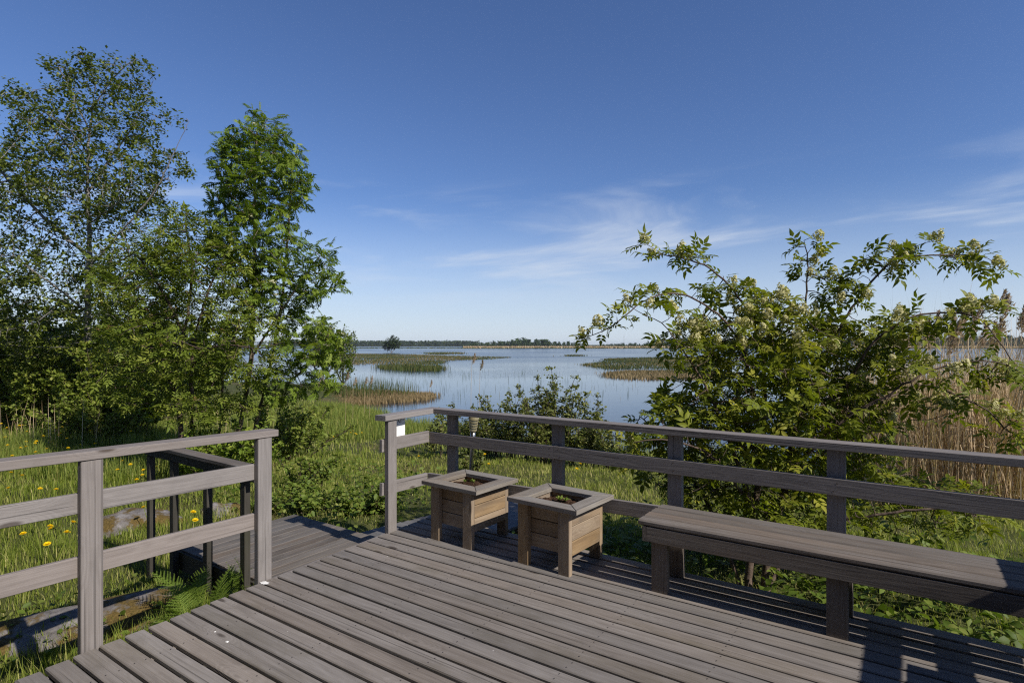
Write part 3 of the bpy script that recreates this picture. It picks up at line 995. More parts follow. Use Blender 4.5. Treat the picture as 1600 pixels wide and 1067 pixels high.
att = np.concatenate([
    ell(px(160, 120, D), (.9, .8, .55), 170, rg), ell(px(95, 115, D), (.45, .5, .3), 50, rg), ell(px(205, 105, D), (.45, .5, .3), 50, rg),
    ell(px(130, 190, D), (1.6, 1.3, .9), 480, rg),
    ell(px(35, 150, D), (.6, .5, .3), 45, rg), ell(px(210, 185, D + .3), (.8, .8, .8), 150, rg),
    ell(px(240, 255, D - .5), (.85, .7, .55), 130, rg), ell(px(288, 192, D - .8), (.3, .3, .2), 25, rg),
    ell(px(120, 300, D), (2.2, 2.0, 1.2), 700, rg), ell(px(15, 270, D + 1), (1.6, 1.2, 1.1), 320, rg),
    ell(px(215, 330, D + .3), (.9, 1.0, .7), 150, rg), ell(px(110, 430, D), (3.0, 2.0, 1.0), 700, rg), ell(px(-60, 400, D + 1), (2.2, 1.5, 1.6), 350, rg), ell(px(110, 520, D + .6), (3.0, 1.8, .9), 480, rg)])
make_tree('alder_tree', 'tall loose-crowned alder with pale trunk, tallest tree over the meadow', 'tree', (bx, by, bz_), lines, att, .16, 2.2, .17, .0045,
          M['alder_bark'], M['alder_leaf'], oval0, 22, .086, .0090, 21, jit=.070, trunk_boost=.85, clumpy=.58)

# ---------------------------------------------------------------- old elder between alder and rowan
rg = np.random.default_rng(12)
D = 10.0
bx, by = (285 - 800) / 895 * D, D
bz_ = float(gz(bx, by))
B0 = np.array([bx, by, bz_ - .05])
lines = [[B0, px(282, 660, D), px(275, 600, D), px(288, 520, D), px(300, 430, D), px(290, 350, D)],
         [px(279, 640, D), px(262, 590, D + .1), px(235, 540, D + .3), px(200, 480, D + .5)],
         [B0 + np.array([.15, 0, 0]), px(300, 640, D), px(300, 560, D), px(320, 470, D - .3), px(350, 400, D - .3)],
         [B0 + np.array([.45, .1, 0]), px(345, 660, D + .2), px(350, 580, D + .2), px(375, 500, D + .1), px(410, 450, D)],
         [px(288, 520, D), px(250, 450, D - .3), px(215, 400, D - .4)],
         [px(300, 570, D), px(340, 540, D - .5), px(400, 545, D - .7)]]
att = np.concatenate([ell(px(285, 380, D), (.75, .7, .65), 200, rg), ell(px(230, 450, D), (.95, .9, .75), 250, rg),
                      ell(px(330, 440, D), (.9, .9, .8), 260, rg), ell(px(270, 540, D), (1.25, 1.0, .7), 330, rg), ell(px(390, 540, D - .3), (.6, .7, .7), 130, rg),
                      ell(px(220, 600, D), (.7, .8, .5), 110, rg), ell(px(330, 640, D - .2), (.9, .7, .3), 90, rg)])
cl = compound(2, .17, .20, .085, random.Random(1))
old_e, P, par, r, m_ = make_tree('elder_tree', 'old many-stemmed elder with yellowish leaves between the alder and the rowan', 'tree', (bx, by, bz_), lines, att, .11, 1.5, .12, .004,
          M['elder_bark'], M['old_elder_leaf'], cl, 5, 1.0, .0058, 22, jit=.05, trop=.08)
# reddish fading flower heads
def bloom_template(nf, rg, ex=(1, 1, 1.25)):
    """cone-shaped flower head of small faces, unit radius"""
    p = norm(rg.normal(size=(nf, 3))); p *= (rg.random((nf, 1)) ** .25)
    p[:, 2] = p[:, 2] * ex[2]
    p[:, :2] *= (1 - .32 * np.clip(p[:, 2:3], -1, 1.2))
    s = .20
    n = norm(p + rg.normal(0, .35, p.shape))
    f = frames(norm(np.cross(n, rg.normal(size=p.shape))), n)
    q = np.array([[-s, -s * .6, 0], [s, -s * .6, 0], [s * .5, s, .06], [-s * .5, s, .06]])
    V = (np.einsum('nij,kj->nki', f, q) + p[:, None]).reshape(-1, 3)
    F = (np.arange(nf)[:, None] * 4 + np.arange(4)[None])
    return V, [F]
tips = np.where(m_)[0]
haschild = np.zeros(len(P), bool); haschild[par[par >= 0]] = True
tips = np.array([i for i in tips if not haschild[i]])
rg = np.random.default_rng(31)
sel = rg.choice(tips, min(150, len(tips)), replace=False)
bt = bloom_template(26, rg)
fr = frames(norm(rg.normal(size=(len(sel), 3))), np.tile([0, 0, 1.], (len(sel), 1)) + rg.normal(0, .3, (len(sel), 3)))
o = link('flower_heads', scatter_mesh('flower_heads', bt[0], bt[1], fr, P[sel] + np.array([0, 0, .03]), rg.uniform(.022, .04, len(sel)), rg.random(len(sel))), M['rust_bloom'], old_e)
o['kind'] = 'stuff'

# ---------------------------------------------------------------- rowan
rg = np.random.default_rng(13)
D = 10.6
bx, by = (362 - 800) / 895 * D, D
bz_ = float(gz(bx, by))
B0 = np.array([bx, by, bz_ - .05])
lines = [[B0, px(380, 640, D), px(392, 560, D), px(396, 470, D), px(398, 380, D), px(398, 290, D), px(402, 200, D)],
         [B0 + np.array([.25, .1, 0]), px(405, 640, D), px(425, 560, D + .2), px(440, 470, D + .2), px(450, 370, D + .2), px(455, 290, D + .2)],
         [px(392, 560, D), px(430, 500, D - .3), px(470, 440, D - .4), px(500, 400, D - .4)],
         [px(396, 470, D), px(370, 400, D), px(350, 320, D), px(345, 270, D)],
         [px(405, 640, D), px(450, 600, D - .2), px(490, 560, D - .3), px(515, 520, D - .3)]]
att = np.concatenate([ell(px(404, 232, D), (.78, .75, .45), 190, rg), ell(px(408, 285, D), (.92, .9, .7), 270, rg), ell(px(402, 375, D), (.86, .9, .8), 240, rg),
                      ell(px(450, 290, D), (.50, .5, .6), 100, rg), ell(px(365, 320, D), (.42, .5, .5), 55, rg),
                      ell(px(430, 460, D), (.75, .8, .7), 150, rg), ell(px(500, 430, D - .3), (.40, .45, .60), 75, rg), ell(px(492, 545, D - .2), (.52, .65, .65), 150, rg),
                      ell(px(440, 600, D - .2), (.50, .6, .40), 75, rg), ell(px(505, 600, D - .3), (.32, .4, .25), 40, rg), ell(px(402, 178, D), (.2, .2, .2), 12, rg), ell(px(345, 400, D), (.3, .3, .4), 22, rg)])
rl = compound(6, .22, .20, .072, random.Random(2), stalk=.18, droop=.25)
rowan, P, par, r, m_ = make_tree('rowan_tree', 'upright bright green rowan with feathery leaves and slanting bare trunk', 'tree', (bx, by, bz_), lines, att, .11, 1.5, .13, .004,
          M['rowan_bark'], M['rowan_leaf'], rl, 4, 1.0, .0056, 23, jit=.05, trop=.15)
haschild = np.zeros(len(P), bool); haschild[par[par >= 0]] = True
tips = np.array([i for i in np.where(m_)[0] if not haschild[i]])
rg = np.random.default_rng(32)
front = tips[np.argsort(P[tips][:, 1])[:160]]
# nearest leaves as single pieces
lm = npmesh('rowan_leaf', rl[0], rl[1], np.full(len(rl[0]), .6)); lm.materials.append(M['rowan_leaf'])
for i in rg.choice(front, 110, replace=False):
    o = bpy.data.objects.new('leaf', lm); COL.objects.link(o); o.parent = rowan
    d = norm(np.array([rg.normal(), -abs(rg.normal()), -.25]))
    f = frames(d[None], np.array([[rg.normal(0, .3), -.3, 1.]]))[0]
    o.matrix_local = Matrix.Translation(Vector(P[i]) - rowan.location) @ Matrix(f.tolist()).to_4x4() @ Matrix.Scale(rg.uniform(.85, 1.15), 4)
bt = bloom_template(40, rg, (1, 1, .45))
for i in rg.choice(front, 14, replace=False):
    me = npmesh('rowan_bloom', bt[0] * rg.uniform(.04, .065), bt[1], np.full(len(bt[0]), rg.random()))
    o = link('flower_cluster', me, M['rowan_bloom'], rowan, P[i] + np.array([0, -.06, .06]))
# ---------------------------------------------------------------- shrubs made of upright leafy shoots
def shoot_shrub(name, label, cat, c, rx, ry, h, ns, leafm, tmpl, size, seed, side=5, per=9, lean=.35, stemmat=None, zbase=None, tintbias=0.0, hvar=.35, rtip=.003, group=None, flat=.5):
    rg = np.random.default_rng(seed)
    z0 = float(gz(c[0], c[1])) if zbase is None else zbase
    P, par = [], []
    LP, LD = [], []
    for s in range(ns):
        a = rg.random() * 2 * math.pi; q = math.sqrt(rg.random())
        b = np.array([c[0] + rx * .45 * q * math.cos(a), c[1] + ry * .45 * q * math.sin(a), z0 - .05])
        b[2] = float(gz(b[0], b[1])) - .05 if zbase is None else z0
        H = h * rg.uniform(1 - hvar, 1.0) * (1 - .35 * q * q)
        tip = b + np.array([rx * .6 * q * math.cos(a) + rg.normal(0, .12 * rx), ry * .6 * q * math.sin(a) + rg.normal(0, .12 * ry), H])
        n = 9
        P.append(b); par.append(-1); last = len(P) - 1
        prev = b
        for i in range(1, n + 1):
            t = i / n
            p = b + (tip - b) * np.array([t ** 1.3, t ** 1.3, t]) + rg.normal(0, .018, 3)
            P.append(p); par.append(last); last = len(P) - 1
            if t > .25:
                for _ in range(side):
                    d = norm(np.array([rg.normal(), rg.normal(), rg.uniform(-.1, .9)]))
                    ll = rg.uniform(.10, .38) * (h / 2) * (1.15 - t * .75)
                    e = p + d * ll
                    P.append(p + d * ll * .5 + rg.normal(0, .01, 3)); par.append(last); k1 = len(P) - 1
                    P.append(e); par.append(k1)
                    m = max(3, int(per * ll / .3))
                    tt = rg.random(m)
                    LP.append(p + d * ll * tt[:, None] + rg.normal(0, .018, (m, 3))); LD.append(np.repeat(d[None], m, 0))
            if t > .5:
                LP.append(p + rg.normal(0, .03, (4, 3))); LD.append(np.repeat(norm(p - prev)[None], 4, 0))
            prev = p
    P = np.array(P); par = np.array(par)
    r = radii(P, par, rtip, 2.6)
    t = thing(name, label, cat, (c[0], c[1], z0), group)
    o = link('stem', tubes('stem', P, par, r, 4), stemmat or M['twig'], t)
    o['kind'] = 'stuff'
    LP = np.concatenate(LP); LD = np.concatenate(LD)
    pp, fr = leaves_at(LP, LD, 1, rg, spread=.6, flat=flat, jit=.01)
    o = link('foliage', scatter_mesh('foliage', tmpl[0], tmpl[1], fr, pp, size * rg.uniform(.6, 1.25, len(pp)), np.clip(rg.beta(2, 2.2, len(pp)) + tintbias, 0, 1)), leafm, t)
    o['kind'] = 'stuff'
    return t

lite = leaf_lite()
oval = (leaf_lite()[0] * np.array([1, 1.25, 1]), leaf_lite()[1])
# thicket behind the meadow at the far left
for i, (x, y, d, rx, h, lab) in enumerate([
        (-120, 640, 17.5, 2.8, 4.6, 'leafy willow thicket at the far left edge beyond the meadow'),
        (40, 640, 18.5, 3.0, 4.4, 'dense green thicket beneath the alder crown, far side of meadow'),
        (150, 640, 19.5, 2.8, 4.0, 'dark leafy thicket behind the alder trunk'),
        (260, 640, 20.5, 2.6, 4.6, 'shaded thicket seen through the old elder stems')]):
    q = px(x, y, d)
    shoot_shrub('willow_shrub', lab, 'shrub', (q[0], q[1]), rx, 2.0, h, 44, M['wall_leaf'], oval0, .11, 40 + i, side=8, per=20, hvar=.5)
for i, (x, d, rx, h, lab) in enumerate([
        (-30, 15.6, 1.9, 3.4, 'yellow-green leafy shrub at the left border under the alder crown'),
        (75, 15.2, 1.8, 3.0, 'yellow-green leafy shrub left of the alder trunk'),
        (185, 14.6, 1.6, 3.2, 'yellow-green leafy shrub between the alder trunk and the old elder')]):
    q = px(x, 640, d)
    shoot_shrub('leafy_shrub', lab, 'shrub', (q[0], q[1]), rx, 1.3, h, 36, M['old_elder_leaf'], oval0, .095, 240 + i, side=7, per=17, hvar=.5)
# low bushes at the meadow edge
for i, (x, d, rx, h, lab) in enumerate([
        (20, 15.2, 1.8, 1.8, 'low bright bush at the meadow edge by the left border'),
        (135, 13.4, 1.5, 1.2, 'low bush with dry stalks at the foot of the alder'),
        (345, 9.6, .95, 1.0, 'low elder regrowth at the foot of the old elder'),
        (440, 11.5, 1.1, 1.3, 'rounded shrub under the rowan beside the reedy bank')]):
    q = px(x, 640, d)
    shoot_shrub('low_bush', lab, 'bush', (q[0], q[1]), rx, 1.1, h, 26, M['wall_leaf'] if i != 2 else M['rowan_leaf'], lite, .085, 50 + i, side=5, per=14, tintbias=.1)
for i, (x, d, rx, h, lab) in enumerate([
        (455, 7.2, .55, .46, 'low bramble clump behind the landing, next to the rail end post'),
        (520, 7.0, .55, .40, 'low bramble clump in the middle behind the landing'),
        (580, 7.2, .45, .50, 'low bramble clump against the railing end post of the corner'),
        (480, 8.6, .60, .70, 'loose weedy bush on the grass under the rowan edge')]):
    q = px(x, 700, d)
    shoot_shrub('bramble', lab, 'bush', (q[0], q[1]), rx, .5, h, 10, M['herb_leaf'], oval0, .062, 260 + i, side=4, per=12, hvar=.55, tintbias=.14)
# young bushes behind the back railing
bl = (leaf_simple()[0] * np.array([1, 1.1, 1]), leaf_simple()[1])
for i, (x, d, rx, h, ns, lab) in enumerate([
        (690, 12.5, .35, 1.75, 5, 'thin dark-leaved sapling behind the railing corner'),
        (752, 12.8, .85, 1.45, 20, 'small leafy bush right of the corner sapling, before the water'),
        (800, 12.4, .85, 1.65, 22, 'leafy bush in the middle of the row behind the railing'),
        (862, 12.2, .90, 2.20, 26, 'tallest young bush behind the long railing, rising against the water'),
        (915, 12.0, .70, 1.80, 14, 'slender loose bush left of the flowering elder'),
        (968, 11.6, .55, 1.30, 10, 'last small bush of the row, against the flowering elder')]):
    q = px(x, 700, d)
    shoot_shrub('young_bush', lab, 'bush', (q[0], q[1]), rx, .7, h, ns, M['bush_leaf'], bl, .056, 60 + i, side=5, per=17, hvar=.42, rtip=.0025, tintbias=.05)
q = px(740, 760, 10.3)
shoot_shrub('seedling_bush', 'tiny bush in the grass behind the first planter', 'bush', (q[0], q[1]), .22, .22, .62, 4, M['bush_leaf'], bl, .06, 71, side=4, per=9)

# ---------------------------------------------------------------- flowering elder on the right
rg = np.random.default_rng(14)
D = 4.85
B0 = px(1190, 925, 4.75); B0[2] = float(gz(B0[0], B0[1])) - .03
B1 = px(1165, 920, 4.72); B1[2] = B0[2]
lines = [
    [B0, px(1205, 850, 4.78), px(1231, 740, 4.85), px(1244, 669, 4.9), px(1261, 633, 4.9), px(1284, 626, 4.85), px(1316, 614, 4.75), px(1342, 569, 4.65), px(1356, 545, 4.6), px(1378, 523, 4.55), px(1410, 503, 4.5), px(1439, 491, 4.45), px(1485, 489, 4.4), px(1519, 494, 4.35), px(1544, 511, 4.3), px(1568, 545, 4.25), px(1605, 590, 4.2)],
    [px(1254, 648, 4.9), px(1275, 600, 5.0), px(1299, 545, 5.05), px(1319, 500, 5.05), px(1343, 464, 5.05), px(1370, 430, 5.0), px(1397, 404, 4.95), px(1429, 386, 4.9), px(1458, 378, 4.85)],
    [px(1397, 404, 4.95), px(1440, 400, 4.9), px(1500, 398, 4.85), px(1545, 404, 4.8), px(1562, 420, 4.8)],
    [px(1244, 669, 4.9), px(1250, 600, 5.1), px(1256, 522, 5.2), px(1260, 455, 5.2), px(1262, 410, 5.2), px(1256, 376, 5.2)],
    [B1, px(1180, 800, 4.8), px(1190, 700, 4.95), px(1195, 620, 5.1), px(1190, 550, 5.2), px(1176, 501, 5.2), px(1161, 475, 5.2), px(1139, 445, 5.15), px(1112, 421, 5.1), px(1090, 411, 5.1), px(1066, 404, 5.1), px(1034, 396, 5.1), px(1010, 382, 5.1)],
    [px(1190, 700, 4.95), px(1178, 620, 5.0), px(1165, 560, 5.0), px(1159, 539, 5.0), px(1142, 514, 5.0), px(1120, 490, 5.0), px(1096, 473, 4.95), px(1081, 464, 4.95), px(1052, 458, 4.9), px(1028, 462, 4.9), px(1001, 473, 4.9), px(956, 509, 4.85), px(916, 527, 4.85)],
    [px(1178, 800, 4.8), px(1140, 690, 4.8), px(1100, 600, 4.8), px(1062, 539, 4.8), px(1051, 524, 4.8), px(1034, 505, 4.8), px(1009, 494, 4.8), px(985, 478, 4.8)],
    [px(1231, 740, 4.85), px(1290, 680, 4.6), px(1340, 640, 4.5), px(1393, 615, 4.4), px(1410, 601, 4.35), px(1456, 579, 4.3), px(1495, 567, 4.25), px(1544, 564, 4.2), px(1573, 571, 4.2), px(1610, 590, 4.15)],
    [px(1340, 640, 4.5), px(1390, 620, 4.6), px(1436, 602, 4.6), px(1456, 601, 4.6), px(1500, 620, 4.55), px(1544, 642, 4.5), px(1568, 667, 4.5), px(1597, 686, 4.45)],
    [px(1231, 745, 4.85), px(1300, 700, 4.9), px(1393, 663, 4.9), px(1451, 654, 4.85), px(1495, 645, 4.8), px(1544, 642, 4.8)],
    [B1, px(1130, 840, 4.9), px(1090, 760, 5.1), px(1050, 700, 5.3), px(1000, 650, 5.4)],
    [B0, px(1240, 850, 5.0), px(1290, 800, 5.2), px(1340, 760, 5.3), px(1420, 740, 5.3)],
    [px(1180, 800, 4.8), px(1120, 720, 4.55), px(1060, 690, 4.45), px(990, 690, 4.4)],
    [px(1240, 850, 5.0), px(1310, 815, 4.7), px(1400, 800, 4.5), px(1500, 790, 4.35)],
    [px(1299, 545, 5.05), px(1330, 560, 5.4), px(1390, 560, 5.6), px(1430, 575, 5.6)]]
lines[0][0] = B0
E_ = lambda x, y, d, rx, ry, rz, n: ell(px(x, y, d), (rx * .0054, ry, rz * .0054), n, rg)
att = np.concatenate([
    E_(1200, 620, 5.0, 145, .75, 75, 480), E_(1150, 685, 4.95, 155, .7, 62, 470), E_(1080, 660, 4.95, 85, .5, 62, 200), E_(1280, 630, 5.0, 105, .7, 70, 270),
    E_(1330, 540, 5.05, 80, .5, 50, 130), E_(1200, 530, 5.1, 120, .5, 50, 230), E_(1100, 545, 5.0, 80, .4, 44, 120), E_(1262, 405, 5.2, 30, .16, 42, 34),
    E_(1390, 405, 4.95, 55, .18, 24, 34), E_(1500, 402, 4.85, 55, .14, 13, 20), E_(1140, 450, 5.15, 46, .16, 28, 28), E_(1065, 400, 5.1, 55, .14, 15, 26), E_(1040, 460, 4.95, 60, .14, 16, 26), E_(955, 508, 4.85, 38, .12, 12, 15),
    E_(1190, 480, 5.2, 60, .3, 36, 52), E_(1315, 470, 5.1, 45, .25, 46, 48), E_(1430, 505, 4.5, 50, .2, 20, 26), E_(1520, 492, 4.4, 65, .18, 16, 28), E_(1440, 580, 4.4, 65, .28, 22, 34), E_(1560, 580, 4.2, 50, .18, 20, 22), E_(1480, 630, 4.6, 70, .25, 14, 18), E_(1575, 670, 4.5, 35, .2, 20, 10),
    E_(1330, 680, 4.9, 60, .45, 45, 60), E_(1200, 765, 5.0, 160, .6, 65, 430), E_(1310, 740, 5.0, 110, .5, 55, 200), E_(1070, 745, 5.0, 75, .4, 45, 130), E_(1400, 785, 4.9, 130, .5, 50, 170), E_(1520, 800, 4.5, 70, .3, 35, 26), E_(1010, 700, 4.9, 55, .3, 35, 46), E_(1030, 480, 4.8, 40, .12, 14, 8)])
# keep twigs on the lake side of the railing below its top
uvc = (att - np.array(O2)) @ np.array(V2)
att = att[(uvc > .78) | (att[:, 2] > 1.2)]
P0, par0 = polyline_nodes(lines, .06)
P, par = colonize(P0, par0, att, .06, .9, .075, 90, .12, 14, 9000)
uvc = (P - np.array(O2)) @ np.array(V2)
r = radii(P, par, .0026, 2.35)
r = np.minimum(r, .034)
elder = thing('elder_bush', 'large spreading elder with cream flower heads behind the bench', 'bush', tuple(B0))
link('trunk', tubes('trunk', P, par, r, 7), M['elder_bark'], elder, smooth=True)
lathe('cut_stub', [(0, .022), (.10, .020)], 9, M['elder_bark'], elder, px(1187, 925, 4.62) * np.array([1, 1, 0]) + np.array([0, 0, B0[2]]), (0.1, -.1, 1))
stub_top = Vector(px(1187, 925, 4.62) * np.array([1, 1, 0]) + np.array([0, 0, B0[2]])) + Vector((.1, -.1, 1)).normalized() * .1005
lathe('cut_face', [(0, .0185), (.002, .018)], 9, M['cut'], elder, stub_top, (.1, -.1, 1))
d = branch_dirs(P, par)
haschild = np.zeros(len(P), bool); haschild[par[par >= 0]] = True
n0 = len(P0)
depth_ok = uvc > .70
depth_ok |= P[:, 2] > 1.05
thin = (r < .0042) & depth_ok
thin[:n0] = False
tipn = (~haschild) & depth_ok
cand = np.where(thin | tipn)[0]
# some leaves along the outer ends of the main arms too
arm = np.where((np.arange(len(P)) < n0) & (r < .0075) & depth_ok)[0]
cand = np.concatenate([cand, arm[::2]])
variants = [compound(2, .185, .235, .098, random.Random(70), stalk=.3, droop=.22), compound(2, .20, .21, .108, random.Random(71), stalk=.3, droop=.35), compound(3, .22, .225, .092, random.Random(72), stalk=.26, droop=.28), compound(2, .16, .26, .088, random.Random(73), stalk=.34, droop=.12)]
LPOS, LFR, LSC, LTI, LVA = [], [], [], [], []
for i in cand:
    kk = (4 if rg.random() < .4 else 3) if tipn[i] else (1 if rg.random() < .92 else 0)
    base_dir = d[i]
    for q in range(kk):
        side = norm(np.cross(base_dir, rg.normal(size=3)))
        dd = norm(side * np.array([1, 1, .6]) + base_dir * .5 + np.array([0, 0, rg.uniform(-.30, .18)]))
        nrm = norm(np.array([0, 0, 1.]) + rg.normal(0, .38, 3) + .25 * base_dir)
        LPOS.append(P[i]); LFR.append(frames(dd[None], nrm[None])[0]); LSC.append(rg.uniform(.40, .98) * (1.0 if P[i][2] > .9 else .9)); LTI.append(np.clip(rg.beta(2, 2.3) + (.12 if tipn[i] else -.04), 0, 1)); LVA.append(int(rg.integers(4)))
LPOS = np.array(LPOS); LFR = np.array(LFR); LSC = np.array(LSC); LTI = np.array(LTI); LVA = np.array(LVA)
# the pieces that show largest: nearest and on the outline
score = LSC / LPOS[:, 1] * (1 + .6 * (LPOS[:, 2] > 1.9))
near = np.argsort(-score)[:290]
single = np.zeros(len(LPOS), bool); single[near] = True
vm = []
for vi, (tv, tf) in enumerate(variants):
    for tn in (.35, .65):
        me = npmesh('elder_leaf', tv, tf, np.full(len(tv), tn)); me.materials.append(M['elder_leaf']); vm.append(me)
for i in near:
    o = bpy.data.objects.new('leaf', vm[LVA[i] * 2 + int(LTI[i] > .5)]); COL.objects.link(o); o.parent = elder
    o.matrix_local = Matrix.Translation(Vector(LPOS[i]) - elder.location) @ Matrix(LFR[i].tolist()).to_4x4() @ Matrix.Scale(float(LSC[i]), 4)
for vi, (tv, tf) in enumerate(variants):
    q = (LVA == vi) & ~single
    o = link('foliage', scatter_mesh('foliage', tv, tf, LFR[q], LPOS[q], LSC[q], LTI[q]), M['elder_leaf'], elder)
    o['kind'] = 'stuff'
# flower heads at the upper and outer tips
tips = np.where((~haschild) & depth_ok)[0]
tops = tips[(P[tips][:, 2] > 1.5) | (P[tips][:, 0] > 2.8)]
tops = tops[P[tops][:, 2] > .95]
armtips = np.array([i for i in tips if i < n0])
selb = np.concatenate([armtips, rg.choice(tops, min(150, len(tops)), replace=False)])
selb = np.unique(selb)
bts = [bloom_template(110, np.random.default_rng(90 + i)) for i in range(3)]
bms = []
for tv, tf in bts:
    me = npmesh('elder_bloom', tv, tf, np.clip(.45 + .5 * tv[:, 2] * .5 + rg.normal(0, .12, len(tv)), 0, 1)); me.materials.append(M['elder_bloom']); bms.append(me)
for q, i in enumerate(selb):
    o = bpy.data.objects.new('flower_head', bms[q % 3]); COL.objects.link(o); o.parent = elder
    ax = norm(d[i] * .6 + np.array([rg.normal(0, .25), rg.normal(0, .25), .9]))
    f = frames(np.cross(ax, [0.3, 1, 0])[None], ax[None])[0]
    o.matrix_local = Matrix.Translation(Vector(P[i] + ax * .05) - elder.location) @ Matrix(f.tolist()).to_4x4() @ Matrix.Scale(float(rg.uniform(.036, .060)), 4)

# ---------------------------------------------------------------- grass and undergrowth
def to_uv(x, y):
    dx, dy = x - O2.x, y - O2.y
    return dx * U2.x + dy * U2.y, dx * V2.x + dy * V2.y
def region_uv(u0, u1, v0_, v1_):
    def f(x, y):
        u, v = to_uv(x, y)
        return (u > u0) & (u < u1) & (v > v0_) & (v < v1_)
    return f
def free(x, y, margin=.0):
    u, v = to_uv(x, y)
    ud = np.where(v < 0, -.052 * v, 0)
    deck_ = (u > ud - margin) & (v < .62 + margin)
    land_ = (u > -1.66 - margin) & (u < .1) & (v > -.98 - margin) & (v < .27 + margin)
    walk_ = (u > -.90 - margin) & (u < .07 + margin) & (v > .2) & (v < 4.1)
    return ~(deck_ | land_ | walk_)
def inview(x, y, pad=.32):
    return (np.abs(x) < y * (.894 + pad) + .6) & (y > 0)
def blades(name, pts, h, w, bend, rg, mat, tint, label, sides=1):
    n = len(pts)
    t = np.array([[0, -.5, 0], [0, .5, 0], [.18, -.38, .55], [.18, .38, .55], [.62, 0, 1.0]])
    ang = rg.random(n) * 2 * math.pi
    Rm = np.zeros((n, 3, 3))
    Rm[:, 0, 0] = np.cos(ang); Rm[:, 0, 1] = -np.sin(ang); Rm[:, 1, 0] = np.sin(ang); Rm[:, 1, 1] = np.cos(ang); Rm[:, 2, 2] = 1
    sc = np.stack([h * bend, w, h], -1)
    me = scatter_mesh(name, t, [np.array([[0, 1, 3, 2]]), np.array([[2, 3, 4]])], Rm, pts, sc, tint)
    o = link(name, me, mat)
    if label: tag(o, label, kind='stuff')
    return o
def rand_ground(n, x0, x1, y0, y1, rg, cond=None, margin=.02):
    x = rg.uniform(x0, x1, n); y = rg.uniform(y0, y1, n)
    ok = free(x, y, margin) & inview(x, y)
    if cond is not None: ok &= cond(x, y)
    x, y = x[ok], y[ok]
    z = gz(x, y)
    ok = z > WATER - .02
    return np.stack([x[ok], y[ok], z[ok] - .01], -1)
rg = np.random.default_rng(15)
def clump(x, y, s=1.0):
    return .5 + .25 * np.sin(x * 1.9 * s + 1.3 * np.sin(y * 1.1 * s)) + .25 * np.sin(y * 2.3 * s + 1.7 * np.sin(x * 1.4 * s + 2))
# short lawn, near to far
sets = []
for (n, a, b, c, d_, hw, hh) in [(150000, -8, 9, 1.6, 7.5, .0055, (.06, .20)), (112000, -15, 15, 7.5, 13, .009, (.08, .24)), (74000, -30, 16, 13, 30, .017, (.12, .36))]:
    p = rand_ground(n, a, b, c, d_, rg)
    weedy = region_uv(-3.9, -.93, .32, 3.0)(p[:, 0], p[:, 1]) & (clump(p[:, 0], p[:, 1], 1.3) > .30)
    p = p[~weedy | (rg.random(len(p)) < .3)]
    q = clump(p[:, 0], p[:, 1])
    h = rg.uniform(*hh, len(p)) * .78 * (.6 + .7 * q) * (1 - .42 * np.clip((p[:, 0] + .30 * p[:, 1] + .3) / 1.2, 0, 1))
    sets.append((p, h, np.full(len(p), hw) * rg.uniform(.7, 1.4, len(p))))
p = np.concatenate([s[0] for s in sets]); h = np.concatenate([s[1] for s in sets]); w = np.concatenate([s[2] for s in sets])
q = clump(p[:, 0] * .8, p[:, 1] * .8, 1.0)
tint = np.clip(rg.beta(2, 3, len(p)) + .20 * (q - .5) + np.where(rg.random(len(p)) < .07, .5, 0) + .16 * np.clip((p[:, 0] + 4) / 3, 0, 1) + .28 * np.clip(4 * clump(p[:, 0] * .55 + 3, p[:, 1] * .6) - 2.9, 0, 1) * (rg.random(len(p)) < .6), 0, 1)
blades('grass', p, h, w, rg.uniform(.25, 1.1, len(p)), rg, M['grass'], tint, 'short sunlit meadow grass around the deck')
# taller bluish grass towards the thicket
p = rand_ground(70000, -22, -3.5, 8.5, 18.5, rg, lambda x, y: (clump(x, y, .6) > .30) & (y > 8.5 + .12 * (x + 12)) & (x < -.42 * y))
h = rg.uniform(.16, .42, len(p)); w = rg.uniform(.008, .016, len(p))
blades('tall_grass', p, h, w, rg.uniform(.15, .7, len(p)), rg, M['tall_grass'], rg.beta(2, 3.2, len(p)), 'taller bluish meadow grass before the thicket')
# bank of tall grass by the water
p = rand_ground(36000, -9, 9, 16, 30, rg, lambda x, y: (clump(x, y, .5) > .25))
h = rg.uniform(.16, .48, len(p)); w = rg.uniform(.010, .020, len(p))
blades('bank_grass', p, h, w, rg.uniform(.15, .6, len(p)), rg, M['tall_grass'], np.clip(rg.beta(2, 2.6, len(p)), 0, 1), 'tall grass along the lake bank')

# broad-leaved undergrowth
def herb(name, label, n, cond, box, hmax, size, seed, mat, tmpl):
    rg = np.random.default_rng(seed)
    p = rand_ground(n, *box, rg, cond, margin=.04)
    z = hmax * rg.random(len(p)) ** .8 * (.35 + .8 * clump(p[:, 0], p[:, 1], 2.2))
    p[:, 2] += z
    d = norm(np.concatenate([rg.normal(size=(len(p), 2)), rg.normal(-.1, .35, (len(p), 1))], 1))
    fr = frames(d, np.array([0, 0, 1.]) + rg.normal(0, .45, (len(p), 3)))
    tint = np.clip(rg.beta(2, 2.4, len(p)), 0, 1)
    o = link(name, scatter_mesh(name, tmpl[0], tmpl[1], fr, p, size * rg.uniform(.55, 1.25, len(p)), tint), mat)
    tag(o, label, kind='stuff')
    return o
trif = compound(1, .12, .34, .075, random.Random(5), stalk=.4)
herb('undergrowth', 'leafy brambles and herbs beside the landing and boardwalk', 17000, lambda x, y: region_uv(-3.9, -.93, .32, 3.0)(x, y) & (clump(x, y, 1.3) > .30), (-7, 4, 4, 12), .55, .066, 81, M['herb_leaf'], leaf_simple())
